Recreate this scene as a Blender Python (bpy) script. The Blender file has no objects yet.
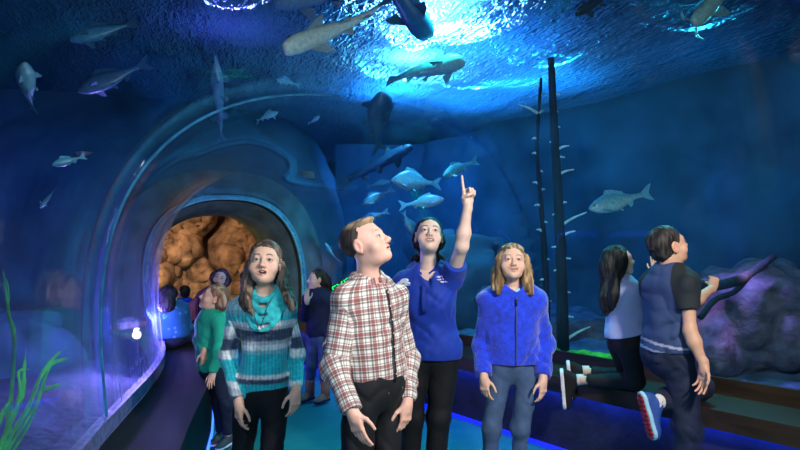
import bpy, math, random
import numpy as np
from mathutils import Vector, Matrix
random.seed(7)
COL = bpy.context.scene.collection
PI = math.pi
def V(*a): return np.array(a, dtype=float)
def nrm(v):
    v = np.asarray(v, float); return v / (np.linalg.norm(v) + 1e-12)
# ---------------------------------------------------------------- camera
CAM_H = 1.40; FPX = 600.0; TILT = math.atan(25 / FPX)
cam_d = bpy.data.cameras.new('camera'); cam_d.lens = 27.0; cam_d.sensor_width = 36.0
cam_d.clip_start = .05; cam_d.clip_end = 200
cam = bpy.data.objects.new('camera', cam_d); COL.objects.link(cam)
cam.location = (0, 0, CAM_H); cam.rotation_euler = (PI / 2 + TILT, 0, 0)
bpy.context.scene.camera = cam
def P(px, py, Y):
    """world point at depth Y metres in front of where the photographer stands"""
    fx = (px - 400) / FPX; fu = (225 - py) / FPX
    d = V(fx, math.cos(TILT) - fu * math.sin(TILT), math.sin(TILT) + fu * math.cos(TILT))
    return V(0, 0, CAM_H) + d * (Y / d[1])
# ---------------------------------------------------------------- materials
def hexc(r, g, b):
    f = lambda c: (c / 255 / 12.92) if c / 255 <= .04045 else ((c / 255 + .055) / 1.055) ** 2.4
    return (f(r), f(g), f(b), 1)
MATS = {}
def mat(name, col=(.5, .5, .5, 1), rough=.6, metal=0, noise=0, nscale=8, bump=0, bscale=30, attr=False, spec=.4, emis=None, estr=0, detail=4, stretch=None, sheen=0, sss=0):
    if name in MATS: return MATS[name]
    m = bpy.data.materials.new(name); m.use_nodes = True
    nt = m.node_tree; N = nt.nodes; L = nt.links
    b = N['Principled BSDF']
    b.inputs['Roughness'].default_value = rough; b.inputs['Metallic'].default_value = metal
    b.inputs['Specular IOR Level'].default_value = spec
    if sheen:
        b.inputs['Sheen Weight'].default_value = sheen
    tc = N.new('ShaderNodeTexCoord'); src = tc.outputs['Object']
    if stretch:
        mp = N.new('ShaderNodeMapping'); mp.inputs['Scale'].default_value = stretch
        L.new(src, mp.inputs['Vector']); src = mp.outputs['Vector']
    if attr:
        a = N.new('ShaderNodeAttribute'); a.attribute_name = 'Col'; base = a.outputs['Color']
    else:
        c = N.new('ShaderNodeRGB'); c.outputs[0].default_value = col; base = c.outputs[0]
    nz = N.new('ShaderNodeTexNoise'); nz.inputs['Scale'].default_value = nscale; nz.inputs['Detail'].default_value = detail
    L.new(src, nz.inputs['Vector'])
    hs = N.new('ShaderNodeMapRange'); hs.inputs[1].default_value = .3; hs.inputs[2].default_value = .7
    hs.inputs[3].default_value = 1 - noise; hs.inputs[4].default_value = 1 + noise
    L.new(nz.outputs['Fac'], hs.inputs[0])
    mx = N.new('ShaderNodeVectorMath'); mx.operation = 'SCALE'
    L.new(base, mx.inputs[0]); L.new(hs.outputs[0], mx.inputs['Scale'])
    L.new(mx.outputs[0], b.inputs['Base Color'])
    if bump:
        n2 = N.new('ShaderNodeTexNoise'); n2.inputs['Scale'].default_value = bscale; n2.inputs['Detail'].default_value = 5
        L.new(src, n2.inputs['Vector'])
        bp = N.new('ShaderNodeBump'); bp.inputs['Strength'].default_value = min(1, bump); bp.inputs['Distance'].default_value = .02 * bump
        L.new(n2.outputs['Fac'], bp.inputs['Height']); L.new(bp.outputs[0], b.inputs['Normal'])
    if emis:
        b.inputs['Emission Color'].default_value = emis; b.inputs['Emission Strength'].default_value = estr
    MATS[name] = m
    return m
# ---------------------------------------------------------------- objects
def prop(o, label=None, cat=None, group=None, kind=None):
    if label: o['label'] = label
    if cat: o['category'] = cat
    if group: o['group'] = group
    if kind: o['kind'] = kind
    return o
def empty(name, loc, label=None, cat=None, group=None):
    o = bpy.data.objects.new(name, None); COL.objects.link(o); o.location = Vector(loc); o.empty_display_size = .1
    return prop(o, label, cat, group)
def mesh_obj(name, verts, faces, material, parent=None, smooth=True, col=None, uvw=None, origin=None, ngon=None):
    me = bpy.data.meshes.new(name)
    verts = np.asarray(verts, float)
    if parent is not None:
        r = parent
        while r.parent is not None: r = r.parent
        origin = np.array(r.location)
    elif origin is None: origin = V(0, 0, 0)
    elif isinstance(origin, str):
        lo_, hi_ = verts.min(0), verts.max(0); origin = V((lo_[0] + hi_[0]) / 2, (lo_[1] + hi_[1]) / 2, lo_[2])
    vv = verts - np.asarray(origin)
    if isinstance(faces, np.ndarray):
        n, k = faces.shape
        me.vertices.add(len(vv)); me.vertices.foreach_set('co', vv.ravel())
        me.loops.add(n * k); me.loops.foreach_set('vertex_index', faces.ravel().astype(np.int32))
        me.polygons.add(n); me.polygons.foreach_set('loop_start', np.arange(0, n * k, k, dtype=np.int32))
        me.polygons.foreach_set('loop_total', np.full(n, k, dtype=np.int32))
        me.update(calc_edges=True); me.validate()
    else:
        me.from_pydata([tuple(v) for v in vv], [], faces); me.update()
    if smooth: me.polygons.foreach_set('use_smooth', np.ones(len(me.polygons), dtype=bool))
    if col is not None:
        a = me.color_attributes.new('Col', 'FLOAT_COLOR', 'POINT')
        c4 = np.ones((len(vv), 4)); c4[:, :3] = col; a.data.foreach_set('color', c4.ravel())
    if uvw is not None:
        a = me.attributes.new('uvw', 'FLOAT_VECTOR', 'POINT'); a.data.foreach_set('vector', np.asarray(uvw, float).ravel())
    if material is not None: me.materials.append(material)
    o = bpy.data.objects.new(name, me); COL.objects.link(o)
    if parent is not None:
        o.parent = parent
    else:
        o.location = Vector(origin)
    return o
class MB:
    def __init__(s): s.v = []; s.f = []
    def add(s, v, f):
        b = len(s.v); s.v += [tuple(x) for x in v]; s.f += [tuple(i + b for i in q) for q in f]; return s
    def box(s, c, h, R=None):
        c = np.asarray(c, float); h = np.asarray(h, float); R = np.eye(3) if R is None else R
        p = [c + R @ (h * V(x, y, z)) for x in (-1, 1) for y in (-1, 1) for z in (-1, 1)]
        return s.add(p, [(0, 1, 3, 2), (4, 6, 7, 5), (0, 4, 5, 1), (2, 3, 7, 6), (0, 2, 6, 4), (1, 5, 7, 3)])
    def prism(s, pts, z0, z1):
        n = len(pts); v = [(x, y, z0) for x, y in pts] + [(x, y, z1) for x, y in pts]
        f = [tuple(range(n))[::-1], tuple(range(n, 2 * n))] + [(i, (i + 1) % n, n + (i + 1) % n, n + i) for i in range(n)]
        return s.add(v, f)
    def tube(s, pts, rad, n=8, flat=1.0, up=None):
        pts = [np.asarray(p, float) for p in pts]; m = len(pts)
        if not hasattr(rad, '__len__'): rad = [rad] * m
        rings = []; u = None
        for i, p in enumerate(pts):
            t = nrm(pts[min(i + 1, m - 1)] - pts[max(i - 1, 0)])
            if u is None:
                u = np.asarray(up, float) if up is not None else (V(0, 0, 1) if abs(t[2]) < .9 else V(1, 0, 0))
            u = nrm(u - t * (u @ t)); w = np.cross(t, u)
            rings.append([p + rad[i] * (math.cos(a) * w + math.sin(a) * u * flat) for a in np.linspace(0, 2 * PI, n, endpoint=False)])
        v = [q for r in rings for q in r]
        f = [(i * n + j, i * n + (j + 1) % n, (i + 1) * n + (j + 1) % n, (i + 1) * n + j) for i in range(m - 1) for j in range(n)]
        f += [tuple(range(n))[::-1], tuple(range((m - 1) * n, m * n))]
        return s.add(v, f)
    def obj(s, name, material, parent=None, smooth=False, **k): return mesh_obj(name, s.v, s.f, material, parent, smooth, **k)
def smooth_path(pts, n=6):
    """Catmull-Rom through points"""
    p = [np.asarray(q, float) for q in pts]; p = [2 * p[0] - p[1]] + p + [2 * p[-1] - p[-2]]; out = []
    for i in range(1, len(p) - 2):
        for t in np.linspace(0, 1, n, endpoint=False):
            a, b, c, d = p[i - 1], p[i], p[i + 1], p[i + 2]
            out.append(.5 * (2 * b + (c - a) * t + (2 * a - 5 * b + 4 * c - d) * t * t + (3 * b - a - 3 * c + d) * t ** 3))
    out.append(p[-2]); return out
def light(name, kind, loc, energy, color, target=None, size=.2, angle=None, blend=.6, sizey=None):
    d = bpy.data.lights.new(name, kind); d.energy = energy; d.color = color[:3]
    if kind == 'AREA':
        d.size = size
        if sizey: d.shape = 'RECTANGLE'; d.size_y = sizey
    else: d.shadow_soft_size = size
    if kind == 'SPOT': d.spot_size = angle or 1.2; d.spot_blend = blend
    o = bpy.data.objects.new(name, d); COL.objects.link(o); o.location = Vector(loc)
    if target is not None: o.rotation_euler = (Vector(target) - Vector(loc)).to_track_quat('-Z', 'Y').to_euler()
    return o
# ---------------------------------------------------------------- value noise (numpy)
def _hash(i, j, k):
    h = (i * 374761393 + j * 668265263 + k * 2147483647 + 1013904223) & 0x7fffffff
    h = ((h ^ (h >> 13)) * 1274126177) & 0x7fffffff
    return ((h ^ (h >> 16)) & 0xffff) / 65535.0
def vnoise(p):
    pi = np.floor(p).astype(np.int64); f = p - pi; f = f * f * (3 - 2 * f)
    i, j, k = pi[:, 0], pi[:, 1], pi[:, 2]; fx, fy, fz = f[:, 0], f[:, 1], f[:, 2]
    r = 0
    for a in (0, 1):
        wa = fx if a else 1 - fx
        for b in (0, 1):
            wb = fy if b else 1 - fy
            for c in (0, 1):
                r = r + wa * wb * (fz if c else 1 - fz) * _hash(i + a, j + b, k + c)
    return r * 2 - 1
def fbm(p, o=3):
    r = 0; a = 1; t = 0
    for q in range(o): r = r + a * vnoise(p * 2 ** q + 17.3 * q); t += a; a *= .5
    return r / t
# ---------------------------------------------------------------- distance fields
def f_cap(a, b, ra, rb=None):
    a = np.asarray(a, float); b = np.asarray(b, float); rb = ra if rb is None else rb; ab = b - a; L2 = ab @ ab + 1e-12
    def f(p):
        q = p - a; t = np.clip(q @ ab / L2, 0, 1)
        return np.linalg.norm(q - t[:, None] * ab, axis=1) - (ra + (rb - ra) * t)
    return f
def f_ell(c, r, R=None):
    c = np.asarray(c, float); r = np.asarray(r, float)
    def f(p):
        q = p - c
        if R is not None: q = q @ R
        k0 = np.linalg.norm(q / r, axis=1); k1 = np.linalg.norm(q / (r * r), axis=1) + 1e-9
        return np.where(k0 < 1e-4, -r.min(), k0 * (k0 - 1) / k1)
    return f
def f_box(c, h, R=None, rd=.005):
    c = np.asarray(c, float); h = np.asarray(h, float)
    def f(p):
        q = p - c
        if R is not None: q = q @ R
        q = np.abs(q) - h + rd
        return np.linalg.norm(np.maximum(q, 0), axis=1) + np.minimum(q.max(1), 0) - rd
    return f
def f_plane(c, n):   # inside = side opposite to n
    c = np.asarray(c, float); n = nrm(n)
    return lambda p: (p - c) @ n
def smin(a, b, k):
    if k <= 0: return np.minimum(a, b)
    h = np.maximum(k - np.abs(a - b), 0) / k
    return np.minimum(a, b) - h * h * k * .25
def f_u(k, *fs):
    def f(p):
        r = fs[0](p)
        for g in fs[1:]: r = smin(r, g(p), k)
        return r
    return f
def f_i(k, *fs):
    def f(p):
        r = fs[0](p)
        for g in fs[1:]: r = -smin(-r, -g(p), k)
        return r
    return f
def f_s(k, a, *bs):
    def f(p):
        r = a(p)
        for g in bs: r = -smin(-r, g(p), k)
        return r
    return f
def f_loc(M, o, g):   # evaluate g in local frame: columns of M are axes
    return lambda p: g((p - o) @ M)
def f_add(g, d): return lambda p: g(p) + d(p)
def polygonise(f, lo, hi, h, cf=4):
    lo = np.asarray(lo, float); hi = np.asarray(hi, float); H = h * cf
    nc = np.maximum(np.ceil((hi - lo) / H).astype(int), 2)
    cx = [lo[i] + H * (np.arange(nc[i]) + .5) for i in range(3)]
    G = np.stack(np.meshgrid(*cx, indexing='ij'), -1).reshape(-1, 3)
    dc = f(G); act = np.abs(dc) < H * 1.25
    n = nc * cf
    D = np.repeat(np.repeat(np.repeat(dc.reshape(nc), cf, 0), cf, 1), cf, 2).astype(np.float32)
    idx = np.argwhere(act.reshape(nc))
    off = np.stack(np.meshgrid(*[np.arange(cf)] * 3, indexing='ij'), -1).reshape(-1, 3)
    gi = (idx[:, None, :] * cf + off[None]).reshape(-1, 3)
    val = np.empty(len(gi))
    for s in range(0, len(gi), 400000):
        e = gi[s:s + 400000]; val[s:s + 400000] = f(lo + (e + .5) * h)
    D[gi[:, 0], gi[:, 1], gi[:, 2]] = val
    D[0], D[-1] = np.maximum(D[0], h), np.maximum(D[-1], h)
    D[:, 0] = np.maximum(D[:, 0], h); D[:, -1] = np.maximum(D[:, -1], h); D[:, :, 0] = np.maximum(D[:, :, 0], h); D[:, :, -1] = np.maximum(D[:, :, -1], h)
    S = D < 0
    c = np.zeros(tuple(n - 1), dtype=np.int8)
    for a in (0, 1):
        for b in (0, 1):
            for d in (0, 1): c += S[a:n[0] - 1 + a, b:n[1] - 1 + b, d:n[2] - 1 + d]
    cells = np.argwhere((c > 0) & (c < 8))
    if len(cells) == 0: return np.zeros((0, 3)), np.zeros((0, 4), dtype=np.int64)
    ids = np.full(c.shape, -1, dtype=np.int64); ids[cells[:, 0], cells[:, 1], cells[:, 2]] = np.arange(len(cells))
    acc = np.zeros((len(cells), 3)); cnt = np.zeros(len(cells))
    for ax in range(3):
        o1, o2 = [i for i in range(3) if i != ax]
        for a in (0, 1):
            for b in (0, 1):
                s0 = np.zeros(3, int); s0[o1] = a; s0[o2] = b; s1 = s0.copy(); s1[ax] = 1
                q0 = cells + s0; q1 = cells + s1
                v0 = D[q0[:, 0], q0[:, 1], q0[:, 2]].astype(float); v1 = D[q1[:, 0], q1[:, 1], q1[:, 2]].astype(float)
                m = (v0 < 0) != (v1 < 0); t = np.where(m, v0 / np.where(m, v0 - v1, 1), 0)
                pt = s0 + 0.0; pp = np.tile(pt, (len(cells), 1)); pp[:, ax] += t
                acc += pp * m[:, None]; cnt += m
    verts = lo + (cells + .5 + acc / cnt[:, None]) * h
    faces = []
    for ax in range(3):
        o1, o2 = [(1, 2), (2, 0), (0, 1)][ax]
        sl0 = [slice(None)] * 3; sl1 = [slice(None)] * 3
        sl0[ax] = slice(0, n[ax] - 1); sl1[ax] = slice(1, n[ax])
        A = S[tuple(sl0)]; B = S[tuple(sl1)]
        e = np.argwhere(A != B)
        e = e[(e[:, o1] > 0) & (e[:, o2] > 0) & (e[:, o1] < n[o1] - 1) & (e[:, o2] < n[o2] - 1)]
        ins = A[e[:, 0], e[:, 1], e[:, 2]]
        def cid(d1, d2):
            q = e.copy(); q[:, o1] -= d1; q[:, o2] -= d2; return ids[q[:, 0], q[:, 1], q[:, 2]]
        q = np.stack([cid(1, 1), cid(0, 1), cid(0, 0), cid(1, 0)], 1)
        q[~ins] = q[~ins][:, ::-1]; faces.append(q)
    F = np.concatenate(faces); F = F[(F >= 0).all(1)]
    return verts, F
def join(parts):
    vs = []; fs = []; b = 0
    for v, f in parts: vs.append(v); fs.append(f + b); b += len(v)
    return np.concatenate(vs), np.concatenate(fs)
# ================================================================ the tunnel's plan
D_R = V(-.6, .8, 0); N_R = V(.8, .6, 0)       # direction of the straight right-hand wall, and its outward normal
def on_right(off, y, z=0): return V((off - .6 * y) / .8, y, z)
GL = 3.82                                      # glass, KW = bench front
KW = 3.42
TUN = [  # left base, right base, top height
    (V(-.45, -2.0), None, 2.95), (V(-.62, -.6), None, 2.9), (V(-.95, 1.0), None, 2.75),
    (V(-1.37, 2.7), None, 2.42), (V(-1.785, 4.5), None, 2.18), (V(-2.3, 5.8), None, 2.1), (V(-2.86, 6.93), None, 2.05)]
SEC = []
for Lb, _, top in TUN:
    w = GL - Lb @ N_R[:2]; Rb = Lb + w * N_R[:2]
    SEC.append((V(Lb[0], Lb[1], .58), V(Rb[0], Rb[1], .58), top))
def sec_at(u):
    i = min(int(u), len(SEC) - 2); t = u - i
    a, b = SEC[i], SEC[i + 1]
    # smooth left side via catmull
    def cm(k):
        q = [SEC[max(0, min(len(SEC) - 1, i + d))][k] for d in (-1, 0, 1, 2)]
        return .5 * (2 * q[1] + (q[2] - q[0]) * t + (2 * q[0] - 5 * q[1] + 4 * q[2] - q[3]) * t * t + (3 * q[1] - q[0] - 3 * q[2] + q[3]) * t ** 3)
    return cm(0), cm(1), cm(2)
def sec_pt(u, th, grow=0.0):
    L, R, top = sec_at(u); w = np.linalg.norm(R - L); c = -math.cos(th); s = math.sin(th)
    mid = (L + R) / 2; ax = nrm(R - L)
    lx = math.copysign(abs(c) ** .8, c) * (w / 2 + grow)
    bul = .16 * math.sin(min(th, PI / 2) * 2) if th < PI / 2 else .05 * math.sin((th - PI / 2) * 2)
    lx += math.copysign(bul, c)
    z = .58 + (top - .58 + grow) * (max(s, 0) ** .85)
    return mid + ax * lx + V(0, 0, z - .58)
def acrylic():
    m = bpy.data.materials.new('tunnel_acrylic'); m.use_nodes = True; nt = m.node_tree; N = nt.nodes; L = nt.links; N.clear()
    out = N.new('ShaderNodeOutputMaterial'); tr = N.new('ShaderNodeBsdfTransparent'); tr.inputs[0].default_value = (.86, .95, 1, 1)
    gl = N.new('ShaderNodeBsdfGlossy'); gl.inputs['Roughness'].default_value = .03; gl.inputs[0].default_value = (.75, .9, 1, 1)
    df = N.new('ShaderNodeBsdfDiffuse'); df.inputs[0].default_value = (.25, .38, 1, 1)
    lw = N.new('ShaderNodeLayerWeight'); lw.inputs[0].default_value = .5
    pw = N.new('ShaderNodeMath'); pw.operation = 'POWER'; pw.inputs[1].default_value = 4; L.new(lw.outputs['Facing'], pw.inputs[0])
    fr = N.new('ShaderNodeMath'); fr.operation = 'MULTIPLY_ADD'; fr.inputs[1].default_value = .42; fr.inputs[2].default_value = .018; L.new(pw.outputs[0], fr.inputs[0])
    tc = N.new('ShaderNodeTexCoord'); nz = N.new('ShaderNodeTexNoise'); nz.inputs['Scale'].default_value = .9; nz.inputs['Detail'].default_value = 1
    mp = N.new('ShaderNodeMapping'); mp.inputs['Scale'].default_value = (1, 1, .7)
    L.new(tc.outputs['Object'], mp.inputs[0]); L.new(mp.outputs[0], nz.inputs['Vector'])
    bp = N.new('ShaderNodeBump'); bp.inputs['Strength'].default_value = .35; bp.inputs['Distance'].default_value = .05
    L.new(nz.outputs['Fac'], bp.inputs['Height']); L.new(bp.outputs[0], gl.inputs['Normal'])
    # faint haze added over the sheet so that it catches glow
    n2 = N.new('ShaderNodeTexNoise'); n2.inputs['Scale'].default_value = 3.5; n2.inputs['Detail'].default_value = 7; n2.inputs['Distortion'].default_value = 1.2
    m2 = N.new('ShaderNodeMapping'); m2.inputs['Scale'].default_value = (1.6, 1.6, .5); L.new(tc.outputs['Object'], m2.inputs[0]); L.new(m2.outputs[0], n2.inputs['Vector'])
    rp = N.new('ShaderNodeMapRange'); rp.inputs[1].default_value = .42; rp.inputs[2].default_value = .8; rp.inputs[3].default_value = .0; rp.inputs[4].default_value = .018
    L.new(n2.outputs['Fac'], rp.inputs[0])
    # bluish haze added low on the left sheet to carry the lavender glow
    sx = N.new('ShaderNodeSeparateXYZ'); L.new(tc.outputs['Object'], sx.inputs[0])
    za = N.new('ShaderNodeMapRange'); za.inputs[1].default_value = 1.7; za.inputs[2].default_value = .6; L.new(sx.outputs['Z'], za.inputs[0])
    xa = N.new('ShaderNodeMapRange'); xa.inputs[1].default_value = -1.0; xa.inputs[2].default_value = -1.5; L.new(sx.outputs['X'], xa.inputs[0])
    ml = N.new('ShaderNodeMath'); ml.operation = 'MULTIPLY'; L.new(za.outputs[0], ml.inputs[0]); L.new(xa.outputs[0], ml.inputs[1])
    r3 = N.new('ShaderNodeMapRange'); r3.inputs[1].default_value = .35; r3.inputs[2].default_value = .75; r3.inputs[3].default_value = .12; r3.inputs[4].default_value = .5; L.new(n2.outputs['Fac'], r3.inputs[0])
    m3 = N.new('ShaderNodeMath'); m3.operation = 'MULTIPLY'; L.new(ml.outputs[0], m3.inputs[0]); L.new(r3.outputs[0], m3.inputs[1])
    sm = N.new('ShaderNodeMath'); sm.operation = 'ADD'; L.new(m3.outputs[0], sm.inputs[0]); L.new(rp.outputs[0], sm.inputs[1])
    a = N.new('ShaderNodeMixShader'); b = N.new('ShaderNodeMixShader')
    L.new(fr.outputs[0], a.inputs[0]); L.new(tr.outputs[0], a.inputs[1]); L.new(gl.outputs[0], a.inputs[2])
    tl = N.new('ShaderNodeBsdfTranslucent'); tl.inputs[0].default_value = (.5, .55, 1, 1); dm = N.new('ShaderNodeMixShader'); dm.inputs[0].default_value = .6; L.new(df.outputs[0], dm.inputs[1]); L.new(tl.outputs[0], dm.inputs[2])
    L.new(sm.outputs[0], b.inputs[0]); L.new(a.outputs[0], b.inputs[1]); L.new(dm.outputs[0], b.inputs[2])
    L.new(b.outputs[0], out.inputs[0]); return m
M_ACR = acrylic()
def tunnel_section(name, u0, u1, nu, ring0=True):
    nt_ = 48; vs = []; fs = []
    us = np.linspace(u0, u1, nu + 1); ths = np.linspace(0, PI, nt_ + 1)
    for g in (0, .035):
        for u in us:
            for th in ths: vs.append(sec_pt(u, th, g))
    W = nt_ + 1; K = (nu + 1) * W
    for i in range(nu):
        for j in range(nt_):
            a = i * W + j; fs.append((a, a + 1, a + W + 1, a + W)); fs.append((K + a, K + a + W, K + a + W + 1, K + a + 1))
    for i in (0, nu):
        for j in range(nt_):
            a = i * W + j; q = (a, K + a, K + a + 1, a + 1); fs.append(q if i == 0 else q[::-1])
    for i in range(nu):
        for j in (0, nt_):
            a = i * W + j; q = (a, a + W, K + a + W, K + a); fs.append(q if j == 0 else q[::-1])
    o = mesh_obj(name, vs, fs, M_ACR, None, True); o['kind'] = 'structure'; return o
tunnel_section('window_1', 0, 3.15, 16); tunnel_section('window_2', 3.157, 6, 16)
def ring(name, u, width, depth, material, th0=0, th1=PI, off=-.004):
    """band running around the tunnel over its section"""
    vs = []; ths = np.linspace(th0, th1, 70)
    du = width
    for th in ths:
        for g, uu in ((off, u), (off, u + du), (off + depth, u + du), (off + depth, u)): vs.append(sec_pt(min(uu, 6), th, g) if uu <= 6 else sec_pt(6, th, g) + D_R * (uu - 6))
    fs = [(i * 4 + a, i * 4 + (a + 1) % 4, i * 4 + 4 + (a + 1) % 4, i * 4 + 4 + a) for i in range(len(ths) - 1) for a in range(4)]
    fs += [(3, 2, 1, 0), tuple(len(vs) - 4 + k for k in range(4))]
    o = mesh_obj(name, vs, fs, material, None, False); o['kind'] = 'structure'; return o
M_SEAM = mat('seam_silicone', hexc(36, 104, 140), .7, noise=.5, nscale=9, spec=.15)
M_EDGE = mat('acrylic_edge', hexc(120, 215, 225), .25, spec=.7, noise=.2)  # pale teal colour stands for the cyan highlight along the rim
M_PORT = mat('portal_render', hexc(92, 112, 108), .75, noise=.35, nscale=5, bump=.5, bscale=14)
M_DARKR = mat('dark_rubber', hexc(18, 24, 26), .6)
ring('trim_1', 3.15, .0045, .012, M_SEAM, 0, PI * .47)
ring('trim_3', 6.0, .035, .06, M_EDGE, off=-.02)
ring('trim_4', 6.035, .06, .09, M_DARKR, off=-.035)
# portal collar of pale render behind the last section
def collar():
    vs = []; ths = np.linspace(0, PI, 60)
    for th in ths:
        for g, d in ((-.06, .08), (-.2, .5), (-.16, .9), (.35, .9), (.35, .08)): vs.append(sec_pt(6, th, g) + D_R * d)
    fs = [(i * 5 + a, i * 5 + (a + 1) % 5, i * 5 + 5 + (a + 1) % 5, i * 5 + 5 + a) for i in range(len(ths) - 1) for a in range(5)]
    o = mesh_obj('door_1', vs, fs, M_PORT, None, True); o['kind'] = 'structure'
collar()
# ---------------------------------------------------------------- floor, benches
M_FLOOR = mat('teal_carpet', hexc(30, 120, 122), .8, noise=.18, nscale=2.2, bump=.25, bscale=160, spec=.25)
mb = MB(); mb.prism([(-6, -3.5), (8, -3.5), (8, 14), (-6, 14)], -.1, 0); o = mb.obj('floor', M_FLOOR); o['kind'] = 'structure'
M_BENCH = mat('dark_bench_wood', hexc(46, 36, 27), .5, noise=.4, nscale=3, bump=.2, bscale=12, stretch=(1, 1, 6), spec=.3)
M_KNEE = mat('charcoal_knee_wall', hexc(26, 32, 44), .7, noise=.5, nscale=6, bump=.5, bscale=18)
def strip_right(name, o0, o1, z0, z1, y0, y1, m, **k):
    a, b, c, d = on_right(o0, y0), on_right(o0, y1), on_right(o1, y1), on_right(o1, y0)
    mb = MB().prism([tuple(q[:2]) for q in (d, c, b, a)], z0, z1); o = mb.obj(name, m); return prop(o, **k)
strip_right('wall_right', KW + .02, GL + .3, 0, .5, -2, 8.6, M_KNEE, kind='structure')
bench = empty('window_bench', on_right(KW + .15, 3.4, 0), 'long dark wooden bench running below the right-hand tunnel window', 'bench')
def strip_part(name, o0, o1, z0, z1, y0, y1, m, parent):
    a, b, c, d = on_right(o0, y0), on_right(o0, y1), on_right(o1, y1), on_right(o1, y0)
    return MB().prism([tuple(q[:2]) for q in (d, c, b, a)], z0, z1).obj(name, m, parent)
strip_part('seat', KW - .05, GL - .035, .5, .53, -2, 8.4, M_BENCH, bench)
strip_part('front_board', KW - .08, KW - .05, .43, .535, -2, 8.4, M_BENCH, bench)
strip_part('backboard', GL - .035, GL - .002, .53, .62, -2, 8.2, M_BENCH, bench)
M_LED = mat('blue_led', (.02, .05, 1, 1), .5, emis=(.02, .06, 1, 1), estr=22)
led = strip_part('light_strip', KW - .045, KW + .0, .425, .445, -2, 8.3, M_LED, bench); led['label'] = 'blue light strip under the bench lip'
ledf = strip_right('baseboard_right', KW - .01, KW + .02, .0, .025, -2, 8.3, mat('blue_led_low', (.02, .05, 1, 1), .5, emis=(.01, .03, 1, 1), estr=.5), kind='structure')
# left bench
def left_pt(u, inset, z):
    L, R, _ = sec_at(u); ax = nrm(R - L); q = L + ax * inset; return V(q[0], q[1], z)
def left_strip(name, i0, i1, z0, z1, m, parent=None, u0=0.0, u1=5.9, n=24):
    vs = []
    for u in np.linspace(u0, u1, n):
        for i, z in ((i0, z0), (i1, z0), (i1, z1), (i0, z1)): vs.append(left_pt(u, i, z))
    fs = [(k * 4 + a, k * 4 + 4 + a, k * 4 + 4 + (a + 1) % 4, k * 4 + (a + 1) % 4) for k in range(n - 1) for a in range(4)]
    fs += [(0, 1, 2, 3), tuple(4 * n - 1 - k for k in range(4))]
    return mesh_obj(name, vs, fs, m, parent, False)
bl = empty('ledge_bench', left_pt(3.5, .25, 0), 'dark ledge bench at the foot of the left-hand tunnel window', 'bench')
M_LEDGE = mat('near_black_wood', hexc(24, 21, 19), .6, noise=.4, nscale=3, spec=.2)
left_strip('seat', .02, .41, .46, .50, M_LEDGE, bl); left_strip('front_board', .37, .40, .02, .46, M_LEDGE, bl)
left_strip('kick_light', .40, .415, .03, .06, mat('kick_led', (.03, .1, 1, 1), .5, emis=(.03, .12, 1, 1), estr=3), bl)['label'] = 'blue kick light'
o = left_strip('trim_5', -.035, .018, .5, .585, mat('frosted_sill', hexc(96, 96, 140), .5, noise=.5, nscale=25, bump=.6, bscale=40)); o['kind'] = 'structure'
# ---------------------------------------------------------------- tanks
M_ROCK = mat('tank_rock', hexc(44, 88, 108), .85, noise=.22, nscale=1.8, bump=1, bscale=2.6, detail=8)
M_SAND = mat('tank_bed', hexc(75, 110, 140), .9, noise=.4, nscale=5, bump=1, bscale=9, detail=8)
def rock_sheet(name, a, b, z0, z1, amp, m, nx=110, nz=46, seed=0, sc=.9, out=None, notch=None):
    """wall of rockwork between plan points a and b"""
    a = np.asarray(a, float); b = np.asarray(b, float); n = out if out is not None else nrm(V(-(b - a)[1], (b - a)[0], 0))
    U, W = np.meshgrid(np.linspace(0, 1, nx), np.linspace(0, 1, nz), indexing='ij')
    p = a[None] + U.reshape(-1, 1) * (b - a)[None]; p = np.c_[p[:, :2], z0 + W.ravel() * (z1 - z0)]
    d = fbm(p * sc + seed, 5) + .5 * (1 - np.abs(vnoise(p * sc * .6 + seed + 9))) - .3
    if notch is not None:
        uu = U.ravel() + .03 * np.sin(W.ravel() * 14) + .02 * vnoise(p * 3); d = d + notch[1] * (np.exp(-((uu - notch[0]) / notch[2]) ** 2) + .5 * np.exp(-((W.ravel() - .45 - .25 * (uu - .5) + .03 * vnoise(p * 4)) / .02) ** 2) * (uu < notch[0]))
    p = p + n[None] * (d * amp)[:, None]
    f = np.array([[i * nz + j, (i + 1) * nz + j, (i + 1) * nz + j + 1, i * nz + j + 1] for i in range(nx - 1) for j in range(nz - 1)])
    o = mesh_obj(name, p, f, m, None, True); o['kind'] = 'structure'
    md = o.modifiers.new('thick', 'SOLIDIFY'); md.thickness = .25; md.offset = 0
    return o
WZ = 3.55
BK = 7.6
rock_sheet('wall_far', on_right(BK, -3), on_right(BK, 16), -.6, WZ + .25, .55, M_ROCK, 150, 40, 3, .8)
rock_sheet('wall_left_tank', (-5.2, -3, 0), (-7.5, 12, 0), -.6, WZ + .25, .5, M_ROCK, 110, 40, 13, .8)
rock_sheet('wall_back', (-8.5, 13.0, 0), (-.5, 15.5, 0), -.6, WZ + .25, .5, M_ROCK, 80, 40, 23, .7)
rock_sheet('wall_gap', (-1.3, 12.4, 0), (1.2, 12.0, 0), -.6, WZ + .25, .3, M_ROCK, 50, 40, 3, .8, out=V(0, -1, 0))
rock_sheet('wall_behind', (-6, -3.2, 0), (11, -3.2, 0), -.6, WZ + .25, .3, M_ROCK, 60, 20, 33, .7)
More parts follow.
